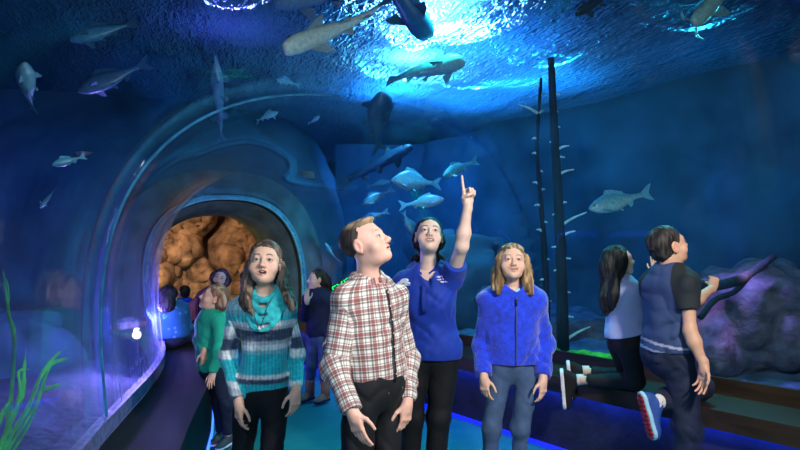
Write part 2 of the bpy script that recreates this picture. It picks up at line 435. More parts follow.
def bed(name, f_in, f_out, n0, n1, m, seed, hz=.42, amp=.22):
    vs = []; nx, ny = 90, 40
    for i in range(nx):
        for j in range(ny):
            a = f_in(i / (nx - 1)); b = f_out(i / (nx - 1)); t = j / (ny - 1); q = a + (b - a) * t; vs.append((q[0], q[1], 0))
    vs = np.array(vs); d = fbm(vs * V(1.1, 1.1, 0) + seed, 4); t = np.tile(np.linspace(0, 1, ny), nx)
    vs[:, 2] = hz + amp * d * np.minimum(1, t * 6 + .15) + .5 * np.maximum(0, t - .55) ** 1.5
    f = np.array([[i * ny + j, i * ny + j + 1, (i + 1) * ny + j + 1, (i + 1) * ny + j] for i in range(nx - 1) for j in range(ny - 1)])
    o = mesh_obj(name, vs, f, m, None, True); o['kind'] = 'structure'; return o
bed('tank_bed_right', lambda s: on_right(GL + .03, -2.5 + 10.4 * s), lambda s: on_right(BK + .5, -3 + 19 * s), 0, 0, M_SAND, 2)
bed('tank_bed_left', lambda s: sec_pt(6 * s, 0, .1) * V(1, 1, 0), lambda s: V(-5.4 - 2.6 * s, -3 + 15 * s, 0), 0, 0, mat('dark_gravel_bed', hexc(48, 54, 84), .9, noise=.5, nscale=7, bump=1, bscale=14, detail=8), 8, .3, .2)
# ---------------------------------------------------------------- water surface
def water_mat():
    m = bpy.data.materials.new('rippled_water_surface'); m.use_nodes = True; nt = m.node_tree; N = nt.nodes; L = nt.links; N.clear()
    out = N.new('ShaderNodeOutputMaterial'); t = N.new('ShaderNodeBsdfTranslucent'); t.inputs[0].default_value = (.13, .46, 1, 1)
    g = N.new('ShaderNodeBsdfGlossy'); g.inputs['Roughness'].default_value = .12; g.inputs[0].default_value = (.5, .8, 1, 1)
    tc = N.new('ShaderNodeTexCoord'); mp = N.new('ShaderNodeMapping'); mp.inputs['Scale'].default_value = (2.5, .85, 1)
    m0 = N.new('ShaderNodeMapping'); m0.inputs['Rotation'].default_value = (0, 0, -.37); L.new(tc.outputs['Object'], m0.inputs[0]); L.new(m0.outputs[0], mp.inputs[0])
    n1 = N.new('ShaderNodeTexNoise'); n1.inputs['Scale'].default_value = 9; n1.inputs['Detail'].default_value = 2; n1.inputs['Distortion'].default_value = .8
    n2 = N.new('ShaderNodeTexNoise'); n2.inputs['Scale'].default_value = .9; n2.inputs['Detail'].default_value = 2
    L.new(mp.outputs[0], n1.inputs['Vector']); L.new(mp.outputs[0], n2.inputs['Vector'])
    ad = N.new('ShaderNodeMath'); ad.operation = 'MULTIPLY_ADD'; ad.inputs[1].default_value = 3; L.new(n2.outputs['Fac'], ad.inputs[0]); L.new(n1.outputs['Fac'], ad.inputs[2])
    bp = N.new('ShaderNodeBump'); bp.inputs['Strength'].default_value = 1; bp.inputs['Distance'].default_value = .16
    L.new(ad.outputs[0], bp.inputs['Height']); L.new(bp.outputs[0], t.inputs['Normal']); L.new(bp.outputs[0], g.inputs['Normal'])
    rf = N.new('ShaderNodeBsdfRefraction'); rf.inputs['IOR'].default_value = 1.33; rf.inputs['Roughness'].default_value = .08; rf.inputs[0].default_value = (.35, .8, 1, 1); L.new(bp.outputs[0], rf.inputs['Normal'])
    mx = N.new('ShaderNodeMixShader'); mx.inputs[0].default_value = .1; L.new(t.outputs[0], mx.inputs[1]); L.new(g.outputs[0], mx.inputs[2])
    m2 = N.new('ShaderNodeMixShader'); m2.inputs[0].default_value = .5; L.new(mx.outputs[0], m2.inputs[1]); L.new(rf.outputs[0], m2.inputs[2]); L.new(m2.outputs[0], out.inputs[0])
    return m
mb = MB(); mb.add([(-9, -3.4, WZ), (12, -3.4, WZ), (12, 16, WZ), (-9, 16, WZ)], [(0, 3, 2, 1)])
wsf = mb.obj('water_surface', water_mat()); prop(wsf, kind='structure')
mb = MB().box((1.5, 6.3, 6.2), (10.6, 9.8, .1)); o = mb.obj('ceiling', mat('hall_roof', hexc(14, 20, 34), .9)); o['kind'] = 'structure'
def bulkhead():
    ths = np.linspace(-.12, PI + .12, 80); gs = np.linspace(.30, 2.6, 40); vs = []
    for th in ths:
        for g in gs: vs.append(sec_pt(6, min(max(th, 0), PI), g) + D_R * (.55 + .9 * max(0, g - .5) ** 1.4) + V(0, 0, (-1.2 * g if (th < 0 or th > PI) else 0)))
    vs = np.array(vs); d = fbm(vs * .9 + 60, 5); gg = np.tile((gs - .3) / 2.3, len(ths)); vs = vs - D_R[None] * (d * .5 * np.minimum(1, gg * 5 + .1))[:, None]
    n = len(gs); f = np.array([[i * n + j, i * n + j + 1, (i + 1) * n + j + 1, (i + 1) * n + j] for i in range(len(ths) - 1) for j in range(n - 1)])
    o = mesh_obj('wall_portal', vs, f, M_ROCK, None, True); o['kind'] = 'structure'; md = o.modifiers.new('thick', 'SOLIDIFY'); md.thickness = .12; md.offset = 0
bulkhead()
M_LAMPS = [mat('glitter_glass_%s' % n, (1, 1, 1, 1), .4, emis=c_, estr=e_) for n, c_, e_ in (('white', (.7, .9, 1, 1), 30), ('blue', (.25, .7, 1, 1), 12), ('teal', (.08, .7, .9, 1), 7), ('sea', (.05, .6, .8, 1), 4))]
for k, (x, y, r) in enumerate(((.50, 7.1, .34), (.25, 8.7, .32), (1.6, 9.0, .20))):  # unseen emissive discs added above the water for its glitter
    o = empty('added_glitter_lamp', (x, y, WZ + 1.5), ('largest added round lamp glaring through the water surface', 'second added round lamp behind the glaring one', 'small added round lamp over the dead trees')[k], 'lamp', 'lamps added over the water for glitter')
    MB().tube([(x, y, WZ + 1.5), (x, y, WZ + 1.53)], r, 28).obj('diffuser', M_LAMPS[k], o); MB().tube([(x, y, WZ + 1.531), (x, y, WZ + 1.65), (x, y, WZ + 1.8), (x, y, WZ + 2.6)], [r * 1.1, r * .7, .05, .02], 28).obj('housing', M_DARKR, o)
# far end: rock chamber beyond the portal, lit warm
M_WARM = mat('warm_rock', hexc(150, 124, 100), .9, noise=.75, nscale=5, bump=1, bscale=9, detail=8)
ar = (SEC[-1][0] + SEC[-1][1]) / 2 * V(1, 1, 0)
c0 = ar + D_R * 4.2
rock_sheet('wall_end', c0 - N_R * 2.6, c0 + N_R * 2.6, -.2, 2.6, .9, M_WARM, 160, 90, 41, 1.1, notch=(.76, 1.1, .035))
rock_sheet('wall_end_left', ar + D_R * 1.3 - N_R * 1.35, c0 - N_R * 2.4, -.2, 2.6, .3, M_WARM, 50, 50, 47, 1.2)
rock_sheet('wall_end_right', ar + D_R * 1.3 + N_R * 1.35, c0 + N_R * 2.4, -.2, 2.6, .3, M_WARM, 50, 50, 53, 1.2)
mb = MB(); q = [ar + D_R * .85 - N_R * 1.6, ar + D_R * .85 + N_R * 1.6, c0 + N_R * 2.8, c0 - N_R * 2.8]
mb.prism([tuple(k[:2]) for k in q], 2.5, 2.6); o = mb.obj('ceiling_end', M_WARM); o['kind'] = 'structure'
# ================================================================ light
W = bpy.data.worlds.new('dim_hall'); bpy.context.scene.world = W; W.use_nodes = True
W.node_tree.nodes['Background'].inputs[0].default_value = (.01, .04, .16, 1); W.node_tree.nodes['Background'].inputs[1].default_value = .35
CY = (.45, .85, 1)
for k, (px, y, e, hh, cc, an) in enumerate(((444, 5.1, 55, .30, (.75, .95, 1), 2.5), (430, 5.7, 75, .30, (.75, .95, 1), 2.5), (412, 6.6, 85, .30, (.6, .9, 1), 2.5), (396, 8.0, 150, .55, (.1, .55, 1), 2.5), (478, 6.3, 110, .8, (.06, .46, 1), 2.35), (545, 7.6, 100, .8, (.04, .55, .9), 2.35), (470, 8.6, 90, .8, (.05, .5, 1), 2.35), (440, 5.6, 30, .9, (.04, .33, 1), 2.7))):  # spots added above the water to raise its glare and ripples
    x = (px - 400) / 600 * y
    light('added_water_spot', 'SPOT', (x, y, WZ + hh), e, cc, (x, y, 0), .03, an, .9)
light('added_water_spot_right', 'SPOT', (3.2, 6.4, WZ + .9), 12, (.04, .5, .8), (3.2, 6.4, 0), .05, 2.5, 1)  # added spot that lifts the ripples on the right
light('added_water_spot_left', 'SPOT', (-1.65, 5.7, WZ + .6), 12, (.55, .28, 1), (-1.65, 5.7, 0), .03, 2.3, 1)  # violet spot added for the purple patch of ripples
# floods added below the water surface to brighten the tanks
BLUE = (.05, .32, 1)
light('added_tank_fill', 'SPOT', on_right(5.4, 9.5, 3.4), 290, BLUE, on_right(7.4, 12, 1.4), .1, 2.6, 1)
light('added_tank_fill', 'SPOT', on_right(5.6, 5.5, 3.4), 42, (.03, .45, .85), on_right(7.4, 6, 1.2), .1, 2.6, 1)
light('added_tank_fill', 'SPOT', on_right(5.2, 2.6, 3.4), 12, (.03, .4, .7), on_right(7.0, 2.6, 1.0), .1, 2.2, 1)
light('added_tank_fill', 'SPOT', (-3.6, 4.5, 3.3), 120, (.02, .10, 1), (-5.5, 6, .8), .1, 2.4, 1)
light('added_tank_fill', 'SPOT', (-3.8, 9.5, 3.3), 70, (.05, .3, 1), (-4.5, 12, 1.0), .1, 2.6, 1)
light('purple_glow_light', 'SPOT', (-2.40, 5.45, .72), 300, (.40, .25, 1), (-1.75, 4.2, 1.0), .05, 2.7, 1)
ul = empty('added_underwater_lamp', (-2.30, 5.30, .50), 'added lavender underwater lamp accounting for the glow at the foot of the left window', 'lamp')  # fixture is unseen, added to account for the lavender glow
MB().tube([(-2.30, 5.30, .50), (-2.30, 5.30, .63)], .012, 8).obj('stem', M_DARKR, ul)
MB().tube([(-2.36, 5.42, .68), (-2.33, 5.36, .67), (-2.30, 5.28, .66)], [.02, .035, .04], 16).obj('housing', M_DARKR, ul)
MB().tube([(-2.30, 5.278, .66), (-2.297, 5.27, .659)], .036, 16).obj('lens', mat('lavender_lens', (.8, .7, 1, 1), .3, emis=(.62, .5, 1, 1), estr=5), ul)
light('purple_glow_light', 'POINT', (-2.20, 4.98, .80), 50, (.45, .28, 1), size=.05)  # point light added outside the glass to make it glow
light('violet_rock_spot', 'SPOT', (2.35, 4.25, 2.2), 170, (.50, .26, 1), (2.62, 4.6, .85), .05, .62, 1)
light('pink_rock_spot', 'SPOT', (2.5, 4.1, 1.5), 40, (1, .3, .6), (2.42, 4.7, .75), .04, .5, 1)
light('green_weed_spot', 'SPOT', on_right(4.6, 4.6, 1.6), 25, (.3, 1, .25), on_right(4.1, 4.6, .5), .05, .9, .8)
light('warm_rock_spot', 'SPOT', ar + D_R * 1.6 - N_R * .6 + V(0, 0, 2.3), 260, (1, .66, .42), c0 + V(0, 0, 1.2), .1, 1.9, 1)
light('warm_rock_spot', 'POINT', ar + D_R * 2.4 - N_R * 1.6 + V(0, 0, .9), 55, (1, .62, .22), size=.1)
# key and front lights by the camera, then added fill and accent lights
light('key_lamp', 'AREA', (1.45, .9, 2.35), 80, (1, .93, .86), (.1, 3.1, 1.2), .22)
light('front_lamp', 'AREA', (-.2, -.4, 2.2), 16, (.95, .95, 1), (-.5, 3.0, 1.3), .25)
light('shoal_fill', 'SPOT', (.1, 7.0, 3.45), 190, (.15, .75, 1), (-.1, 7.5, 1.8), .05, 1.6, 1)  # spot added above the shoal to brighten the fish
light('fill_lamp', 'AREA', (-.45, .6, 2.1), 12, (.45, .8, 1), (-.6, 3.2, 1.2), .5)
light('overhead_cyan', 'SPOT', (.4, 4.6, 3.3), 240, (.06, .85, .75), (.0, 4.4, 0), .15, 2.0, 1)
light('rim_cyan', 'SPOT', (2.7, 5.0, 3.35), 250, (.08, .85, .9), (1.2, 3.4, 1.3), .1, 1.25, 1)

sc = bpy.context.scene
sc.view_settings.view_transform = 'Standard'; sc.view_settings.look = 'None'; sc.view_settings.gamma = 1; sc.view_settings.exposure = .18
# ================================================================ people
def frame(fwd, up=(0, 0, 1)):
    """columns: x = to the figure's left-of-image side completing a right-handed set, y = forward, z = up"""
    y = nrm(fwd); z = np.asarray(up, float); z = nrm(z - y * (z @ y)); x = np.cross(y, z); return np.stack([x, y, z], 1)
SK = {'fair': V(.74, .46, .35), 'pale': V(.72, .50, .42), 'rosy': V(.76, .43, .34), 'tan': V(.60, .35, .24)}
def head_field(s, mouth=.5, smile=0, fw=1.08):
    ck = .006; w = .0190 + .0055 * smile; cz = .007 * smile
    f = f_u(.030, f_ell((0, -.014, .036), (.074, .092, .077)), f_ell((0, .022, -.02), (.060 * fw, .066, .082)),
            f_ell((0, .030, -.074), (.046 * fw, .046, .034)))
    f = f_u(.022, f, f_ell((0, .064, -.090), (.021, .019, .017)), f_ell((-.035 * fw, .050, -.036), (.026 + ck, .026, .026)), f_ell((.035 * fw, .050, -.036), (.026 + ck, .026, .026)))
    f = f_u(.016, f, f_cap((-.034, .071, .022), (.034, .071, .022), .012))
    f = f_s(.016, f, f_ell((-.031, .093, .001), (.019, .016, .013)), f_ell((.031, .093, .001), (.019, .016, .013)))
    f = f_u(.012, f, f_cap((0, .082, .012), (0, .101, -.026), .0065, .0095), f_ell((0, .102, -.030), (.0105, .011, .009)), f_ell((-.011, .093, -.034), (.007, .009, .007)), f_ell((.011, .093, -.034), (.007, .009, .007)))
    f = f_u(.006, f, f_cap((-w, .082, -.057 + cz), (0, .0895 - .002 * smile, -.0545 + .0035 * mouth), .0040, .0048), f_cap((w, .082, -.057 + cz), (0, .0895 - .002 * smile, -.0545 + .0035 * mouth), .0040, .0048),
            f_cap((-w + .003, .080, -.062 - .003 * mouth + cz * .6), (0, .085, -.067 - .006 * mouth), .0045, .0054), f_cap((w - .003, .080, -.062 - .003 * mouth + cz * .6), (0, .085, -.067 - .006 * mouth), .0045, .0054))
    f = f_s(.003, f, f_ell((0, .086, -.0605 - .001 * mouth + cz * .3), (w, .020, .0022 + .0062 * mouth)))
    # lids
    for sx in (-1, 1):
        lid = f_s(.002, f_ell((sx * .031, .0735, .001), (.0155, .0150, .0140)), f_ell((sx * .031, .092, .0005), (.0142, .014, .0070)))
        f = f_u(.006, f, lid)
        f = f_s(.002, f, f_ell((sx * .031, .0900, .0005), (.0138, .011, .0068)))
        f = f_s(.002, f, f_ell((sx * .0055, .103, -.0395), (.0028, .006, .0035)))
        ear = f_s(.006, f_ell((sx * .077, -.012, -.004), (.0085, .019, .031)), f_ell((sx * .085, -.006, -.004), (.006, .011, .021)))
        ear = f_u(.006, ear, f_ell((sx * .076, -.006, -.030), (.006, .008, .009)))
        f = f_u(.008, f, ear)
    return f
def face_paint(p, skin, brow, lip=V(.55, .21, .18), mouth=.5, smile=0):
    """local coordinates -> colour"""
    n = len(p); c = np.tile(skin, (n, 1)); X = np.abs(p[:, 0]); y = p[:, 1]; z = p[:, 2]
    def mix(m, k): m = np.clip(m, 0, 1)[:, None]; return c * (1 - m) + np.asarray(k) * m
    g = np.exp(-(((X - .036) / .018) ** 2 + ((z + .032) / .018) ** 2)) * (y > .03)
    c = mix(g * .45, skin * V(1.05, .72, .68))
    g = np.exp(-((X / .012) ** 2 + ((z + .03) / .012) ** 2)) * (y > .09); c = mix(g * .35, skin * V(1.05, .75, .7))
    g = np.exp(-(((X - .083) / .01) ** 2)) * (np.abs(y + .01) < .03); c = mix(g * .4, skin * V(1.0, .66, .6))
    bz = .0225 + .006 * np.sin(np.clip((X - .012) / .036, 0, 1) * PI); g = (1 - np.clip((np.abs(z - bz) - .0026) / .0022, 0, 1)) * np.clip((X - .012) / .005, 0, 1) * np.clip((.049 - X) / .008, 0, 1) * (y > .04)
    c = mix(g * .95, brow)
    zz = z - .008 * smile * (X / .024) ** 2; g = (np.abs(zz + .0605 + .001 * mouth) < .0115 + .006 * mouth - .00028 * (X * 1000) ** 1.05 / 1.3) & (X < .0225 + .006 * smile) & (y > .070); c = mix(g * .62, lip)
    e = ((X - .031) / .0165) ** 2 + ((z - .0005) / .0082) ** 2; g = np.exp(-((np.sqrt(e) - .88) / .17) ** 2) * (y > .06) * (1 - .65 * (z < 0)); c = mix(g * .8, brow * .45)
    inside = (np.abs(z + .0605 + .001 * mouth) < .0020 + .0055 * mouth) & (X < .0165) & (y > .05) & (y < .086) & (((X / .0175) ** 2 + ((z + .0605) / (.0022 + .0062 * mouth)) ** 2) < 1.2)
    c = mix(inside * 1.0, V(.10, .015, .015))
    return c
M_SKIN = mat('skin', attr=True, rough=.48, spec=.35, noise=.05, nscale=40, bump=.06, bscale=300)
M_EYE = mat('eye_surface', attr=True, rough=.2, spec=.3)
M_HAIR = mat('hair', attr=True, rough=.55, spec=.22, bump=.35, bscale=70, stretch=(1, 1, .12))
M_TEETH = mat('teeth', hexc(236, 228, 214), .25)
def sphere_obj(name, c, r, m, parent, fwd=None, iris=None, n=16):
    vs = []; fs = []; M = frame(fwd if fwd is not None else (0, -1, 0)); nn = 2 * n
    for i in range(n + 1):
        a = PI * i / n
        for j in range(nn):
            b = 2 * PI * j / nn; q = V(math.sin(a) * math.cos(b), math.cos(a), math.sin(a) * math.sin(b)); vs.append(np.asarray(c) + M @ q * r)
    for i in range(n):
        for j in range(nn): fs.append((i * nn + j, (i + 1) * nn + j, (i + 1) * nn + (j + 1) % nn, i * nn + (j + 1) % nn))
    col = None
    if iris is not None:
        col = np.zeros((len(vs), 3)); col[:] = (.42, .42, .42)
        for i in range(n + 1):
            a = PI * i / n
            if a < .62: col[i * nn:(i + 1) * nn] = iris
            if a < .30: col[i * nn:(i + 1) * nn] = (.01, .01, .01)
    return mesh_obj(name, np.array(vs), np.array(fs), m, parent, True, col=col)
def bb(pts, m):
    pts = np.array(pts); return pts.min(0) - m, pts.max(0) + m
# ---- hands
CURL = {'relax': [(.25, .45, .35), (.35, .55, .4), (.45, .6, .4), (.5, .65, .45)],
        'soft': [(.15, .25, .2), (.2, .35, .25), (.25, .4, .3), (.35, .45, .3)],
        'point': [(-.04, .05, .03), (1.35, 1.55, .9), (1.4, 1.55, .9), (1.45, 1.5, .9)],
        'fist': [(1.0, 1.2, .7), (1.15, 1.25, .8), (1.2, 1.3, .8), (1.25, 1.3, .8)],
        'flat': [(.05, .1, .1), (.08, .12, .1), (.1, .15, .1), (.15, .2, .1)]}
def hand_field(Wp, D, Np, T, s, pose, thumb=None, spread=.06):
    D = nrm(D); Np = nrm(Np - D * (Np @ D)); T0 = nrm(np.cross(D, Np)); T0 = T0 if T0 @ T > 0 else -T0
    fs = [f_box(Wp + D * .050 * s, V(.037, .040, .0135) * s, np.stack([T0, D, Np], 1), .012 * s), f_ell(Wp + D * .032 * s + T0 * .022 * s + Np * .008 * s, V(.017, .028, .014) * s, np.stack([T0, D, Np], 1)), f_cap(Wp - D * .03 * s, Wp + D * .03 * s, .0245 * s, .026 * s)]
    palm = f_u(.018 * s, *fs)
    L = [(.043, .026, .021), (.047, .029, .022), (.044, .027, .021), (.034, .021, .018)]
    fing = []
    tip = None
    for i in range(4):
        b = Wp + (D * (.086 - .003 * abs(i - 1) - (.006 if i == 3 else 0)) + T0 * (.0285 - i * .019)) * s
        ang = 0; side = (1.5 - i) * spread; p = b
        for k in range(3):
            ang += CURL[pose][i][k]; d = nrm((D + T0 * side) * math.cos(ang) + Np * math.sin(ang)); q = p + d * L[i][k] * s
            r0 = (.0092 - .0008 * k - .0008 * (i == 3)) * s; fing.append(f_cap(p, q, r0, r0 - .0007 * s)); p = q
    if pose in ('point', 'fist'): td = [D * .55 + T0 * .55 + Np * .65, D * .35 - T0 * .45 + Np * .75, D * .3 - T0 * .95 + Np * .15]
    else: td = [D * .62 + T0 * .68 + Np * .3, D * .85 + T0 * .35 + Np * .3, D * .95 + T0 * .1 + Np * .3]
    p = Wp + (D * .020 + T0 * .026 + Np * .006) * s
    for k, (l, r) in enumerate(((.042, .0125), (.032, .0105), (.026, .0092))):
        q = p + nrm(td[k]) * l * s; fing.append(f_cap(p, q, r * s, (r - .0012) * s)); p = q
    return lambda x: smin(palm(x), f_u(.002 * s, *fing)(x), .008 * s)
def torso_field(J, B, off=0.0, k=.07):
    """B: half widths and depths of chest, waist, hips"""
    up = nrm(J['nk'] - J['pel']); T = np.linalg.norm(J['nk'] - J['pel']); X = J['shB'] - J['shA']; X = nrm(X - up * (X @ up)); F = np.cross(up, X)
    if F @ J['F'] < 0: F = -F
    R = np.stack([X, F, up], 1); hx = J.get('hX'); R2 = R
    s = B.get('s', 1)
    ce = lambda t, dy=0: J['pel'] + up * t * T + F * dy
    fs = [f_ell(ce(.70, .0), V(B['cw'] + off, B['cd'] + off, .31 * T + off), R), f_ell(ce(.36, .004), V(B['ww'] + off, B['wd'] + off, .32 * T + off), R), f_ell(ce(.02, -.004), V(B['hw'] + off, B['hd'] + off, .27 * T + off), R2)]
    sr = .050 * s + off
    m = J['nk'] - up * .035 * s
    fs += [f_cap(m, J['shA'] + up * .0, .052 * s + off, sr * .98), f_cap(m, J['shB'], .052 * s + off, sr * .98)]
    if B.get('bust'): fs += [f_ell(ce(.62, B['cd'] * .72) + X * sx * B['cw'] * .45, V(.055, .045, .055) * B['bust'] + off, R) for sx in (-1, 1)]
    return f_u(k, *fs), R, T, F
def build_person(name, label, spec, group=None, cat='person'):
    J = spec['J']; s = spec.get('s', 1.0); B = dict(spec['B']); B['s'] = s; res = spec.get('res', 1.0)
    root = empty(name, V(J['pel'][0], J['pel'][1], spec.get('base', 0)), label, cat, group)
    J['F'] = nrm(spec['F']); skin = SK[spec.get('skin', 'fair')] if isinstance(spec.get('skin', 'fair'), str) else spec['skin']
    parts = []; cols = []
    # head and neck
    HM = frame(spec['hf'], spec.get('hup', (0, 0, 1))); hc = J['head']; hs = spec.get('hs', .93); mo = spec.get('mouth', .5)
    sm = spec.get('smile', 0); hf = head_field(1, mo, sm, spec.get('fw', 1.08))
    nb = J['nk']
    neckl = ((nb - J['head']) @ HM) / hs
    up = nrm(J['nk'] - J['pel'])
    nlow = ((nb - up * .07 - J['head']) @ HM) / hs; nr = spec.get('nr', .050)
    full = f_u(.03, hf, f_cap((0, -.026, -.062), neckl, nr, nr * 1.05)); full = f_u(.03, full, f_cap(neckl, nlow, nr * 1.1, nr * 1.5))
    lo, hi = bb([neckl, nlow, (0, 0, 0)], .085); lo = np.minimum(lo, (-.1, -.13, -.13)); hi = np.maximum(hi, (.1, .13, .125))
    v, f = polygonise(full, lo, hi, .0026 * res if spec.get('fine', True) else .006)
    brow = spec.get('brow', V(.12, .07, .04)); cols.append(face_paint(v, skin, brow, mouth=mo, smile=sm, lip=spec.get('lip', V(.52, .20, .17)))); parts.append((J['head'] + (v * hs) @ HM.T, f))
    # coarse body
    tf, R, T, F = torso_field(J, B, -.012)
    arms = []
    for sd in 'AB': arms += [f_cap(J['sh' + sd], J['el' + sd], .040 * s, .032 * s), f_cap(J['el' + sd], J['wr' + sd], .033 * s, .024 * s)]
    legs = []
    for sd in 'AB': legs += [f_cap(J['hp' + sd], J['kn' + sd], .070 * s, .048 * s), f_cap(J['kn' + sd], J['an' + sd], .046 * s, .032 * s)]
    body = f_u(.03, tf, *legs)
    bare = spec.get('bare', '')
    for sd in 'AB':
        if sd not in bare: body = f_u(.02, body, arms[0 if sd == 'A' else 2], arms[1 if sd == 'A' else 3])
    pts = [J[k] for k in ('nk', 'shA', 'shB', 'elA', 'elB', 'wrA', 'wrB', 'hpA', 'hpB', 'knA', 'knB', 'anA', 'anB')]
    lo, hi = bb(pts, .16); v, f = polygonise(body, lo, hi, .014); parts.append((v, f)); cols.append(np.tile(skin, (len(v), 1)))
    for sd in 'AB':
        Hd = spec['hand' + sd]; W0 = J['wr' + sd]; el = J['el' + sd]
        hfld = hand_field(W0, nrm(Hd['D']), np.asarray(Hd['N'], float), np.asarray(Hd['T'], float), s * .84 * Hd.get('s', 1), Hd.get('pose', 'relax'))
        if sd in bare:
            sh = J['sh' + sd]; mid = el + (W0 - el) * .3
            a = f_u(.03, f_cap(sh, el, .044 * s, .031 * s), f_cap(el, mid, .031 * s, .033 * s), f_cap(mid, W0, .033 * s, .0215 * s)); fl = f_u(.015, a, hfld); pts = [sh, el, W0, W0 + nrm(Hd['D']) * .19 * s]
        else:
            a = f_cap(W0 + (el - W0) * .35, W0, .029 * s, .0235 * s); fl = f_u(.015, a, hfld); pts = [W0 + (el - W0) * .4, W0, W0 + nrm(Hd['D']) * .19 * s]
        lo, hi = bb(pts, .065 * s); v, f = polygonise(fl, lo, hi, .003 * res); parts.append((v, f))
        c = np.tile(skin, (len(v), 1)); dk = np.clip(((v - W0) @ nrm(Hd['D'])) / (.16 * s), 0, 1)[:, None]; c = c * (1 - dk * .35) + c * V(1.02, .78, .72) * dk * .35; cols.append(c)
    v, f = join(parts); body_o = mesh_obj('body', v, f, M_SKIN, root, True, col=np.concatenate(cols))
    # eyes
    for sx in (-1, 1):
        c = J['head'] + HM @ (V(sx * .031, .0742, .0005) * hs); gz = spec.get('gaze', spec['hf']); e = sphere_obj('eye', c, .0125 * hs, M_EYE, root, nrm(nrm(gz) * .35 + nrm(spec['hf']) * .9), spec.get('iris', V(.10, .16, .20)))
    if mo > .25:
        vv, ff = polygonise(f_ell((0, .066, -.0560 + .002 * sm), (.0165 + .004 * sm, .0165, .0045 + .002 * sm)), V(-.03, .04, -.075), V(.03, .09, -.04), .002); mesh_obj('teeth', J['head'] + (vv * hs) @ HM.T, ff, M_TEETH, root, True)
    spec['_'] = dict(root=root, R=R, T=T, F=F, HM=HM, hs=hs, body=body_o, up=up)
    return root
def local_head(spec, p): return (p - spec['J']['head']) @ spec['_']['HM'] / spec['_']['hs']
def to_world(spec, q): return spec['J']['head'] + spec['_']['HM'] @ (np.asarray(q, float) * spec['_']['hs'])
def hair(spec, base, hi, cap=True, face=None, locks=(), nz=.0035, top=(.083, .100, .088), name='hair', label=None, tipc=None, res=.0032, cap_c=(0, -.020, .036), amp=1, low=-.03, extra=None, ears=False, hl=0.0, hy=0.0, strands=1):
    """cap over the skull plus locks: each lock = (world points, radii)"""
    J = spec['J']; g = []; rs = np.random.RandomState(5)
    if cap:
        c = f_ell(cap_c, top)
        if low is not None: c = f_u(.03, c, f_ell((0, -.055, low), (.066, .048, .05)))
        gz = [-.12, -.08, -.05, -.03, 0, .03, .06, .085, .105, .14]; gy = [-.07, -.05, -.022, .002, .020, .040, .060, .086, .10, .12]
        c1 = c; c = lambda p: -smin(-c1(p), -(.8 * (p[:, 1] - hy - np.interp(p[:, 2] + hl, gz, gy))), .006)
        if ears: c2 = c; ea = f_u(0, f_ell((-.080, -.006, -.008), (.020, .024, .034)), f_ell((.080, -.006, -.008), (.020, .024, .034))); c = lambda p: -smin(-c2(p), ea(p), .006)
        if extra: c = extra(c)
        g.append(lambda p: c(local_head(spec, p)) * spec['_']['hs'])
    for pts, rad in locks:
        pts = smooth_path([np.asarray(q, float) for q in pts], 3); n_ = len(pts); rr = np.interp(np.linspace(0, 1, n_), np.linspace(0, 1, len(rad)), rad)
        for k in range(strands if strands > 1 else 1):
            if strands > 1:
                ph = 2 * PI * k / strands + rs.rand(); o_ = V(math.cos(ph), math.sin(ph), 0); wob = rs.rand(3) * 6; cut = n_ - int(rs.randint(0, 3))
                pp = [p + (o_ * .62 * r_ + V(math.sin(i * .5 + wob[0]), math.sin(i * .4 + wob[1]), 0) * .004) * min(1, i / 3 + .2) for i, (p, r_) in enumerate(zip(pts, rr))]; r2 = rr * .60
            else: pp, r2, cut = pts, rr, n_
            for i in range(min(cut, n_) - 1): g.append(f_cap(pp[i], pp[i + 1], r2[i], r2[i + 1]))
    U = f_u(.020 if strands == 1 else .009, *g); ST = V(52, 52, 7)
    def f(p):
        q = p + .012 * np.stack([vnoise(p * V(14, 14, 9)), vnoise(p * V(14, 14, 9) + 7), np.zeros(len(p))], 1)
        return U(p) + nz * amp * (.75 * (1 - 2.2 * np.abs(vnoise(q * ST))) + .5 * vnoise(q * ST * 2.7) + .3)
    allp = [J['head'] - .13, J['head'] + .13] + [np.asarray(q, float) for pts, _ in locks for q in pts]
    lo, hi_ = bb(allp, .03); v, fc = polygonise(f, lo, hi_, res)
    q = v + .012 * np.stack([vnoise(v * V(14, 14, 9)), vnoise(v * V(14, 14, 9) + 7), np.zeros(len(v))], 1); t = np.clip(.42 + .75 * vnoise(q * V(85, 85, 5)) + .45 * vnoise(q * V(34, 34, 4)), 0, 1)[:, None]
    t = np.clip(t * 1.5 - .35, 0, 1); cc = base * (1 - t) + hi * t
    if tipc is not None:
        lq = local_head(spec, v); k = np.clip((lq[:, 2] + .35 * lq[:, 1] - .072) / .03, 0, 1)[:, None]; cc = cc * (1 - k) + tipc * (.55 + .45 * t) * k
    o = mesh_obj(name, v, fc, M_HAIR, spec['_']['root'], True, col=cc)
    if label: o['label'] = label
    return o
def folds(p, sc=1.0):
    a = (p[:, 0] + p[:, 1] * .5 + p[:, 2]) * .7; b = (p[:, 0] + p[:, 1] * .5 - p[:, 2]) * .7; c = p[:, 1] - .5 * p[:, 0]
    n = vnoise(np.stack([a * 21, b * 7, c * 10], 1) * sc + 3.1); m = vnoise(np.stack([a * 7, b * 19, c * 10], 1) * sc + 11.7); k = vnoise(p * V(17, 17, 5) * sc + 8.8)
    w = vnoise(p * V(5, 5, 5) * sc + 5.5) * .6 + .8
    return w * (.7 * (1 - 2.4 * np.abs(n)) + .7 * (1 - 2.4 * np.abs(m)) + .5 * (1 - 2.4 * np.abs(k)))
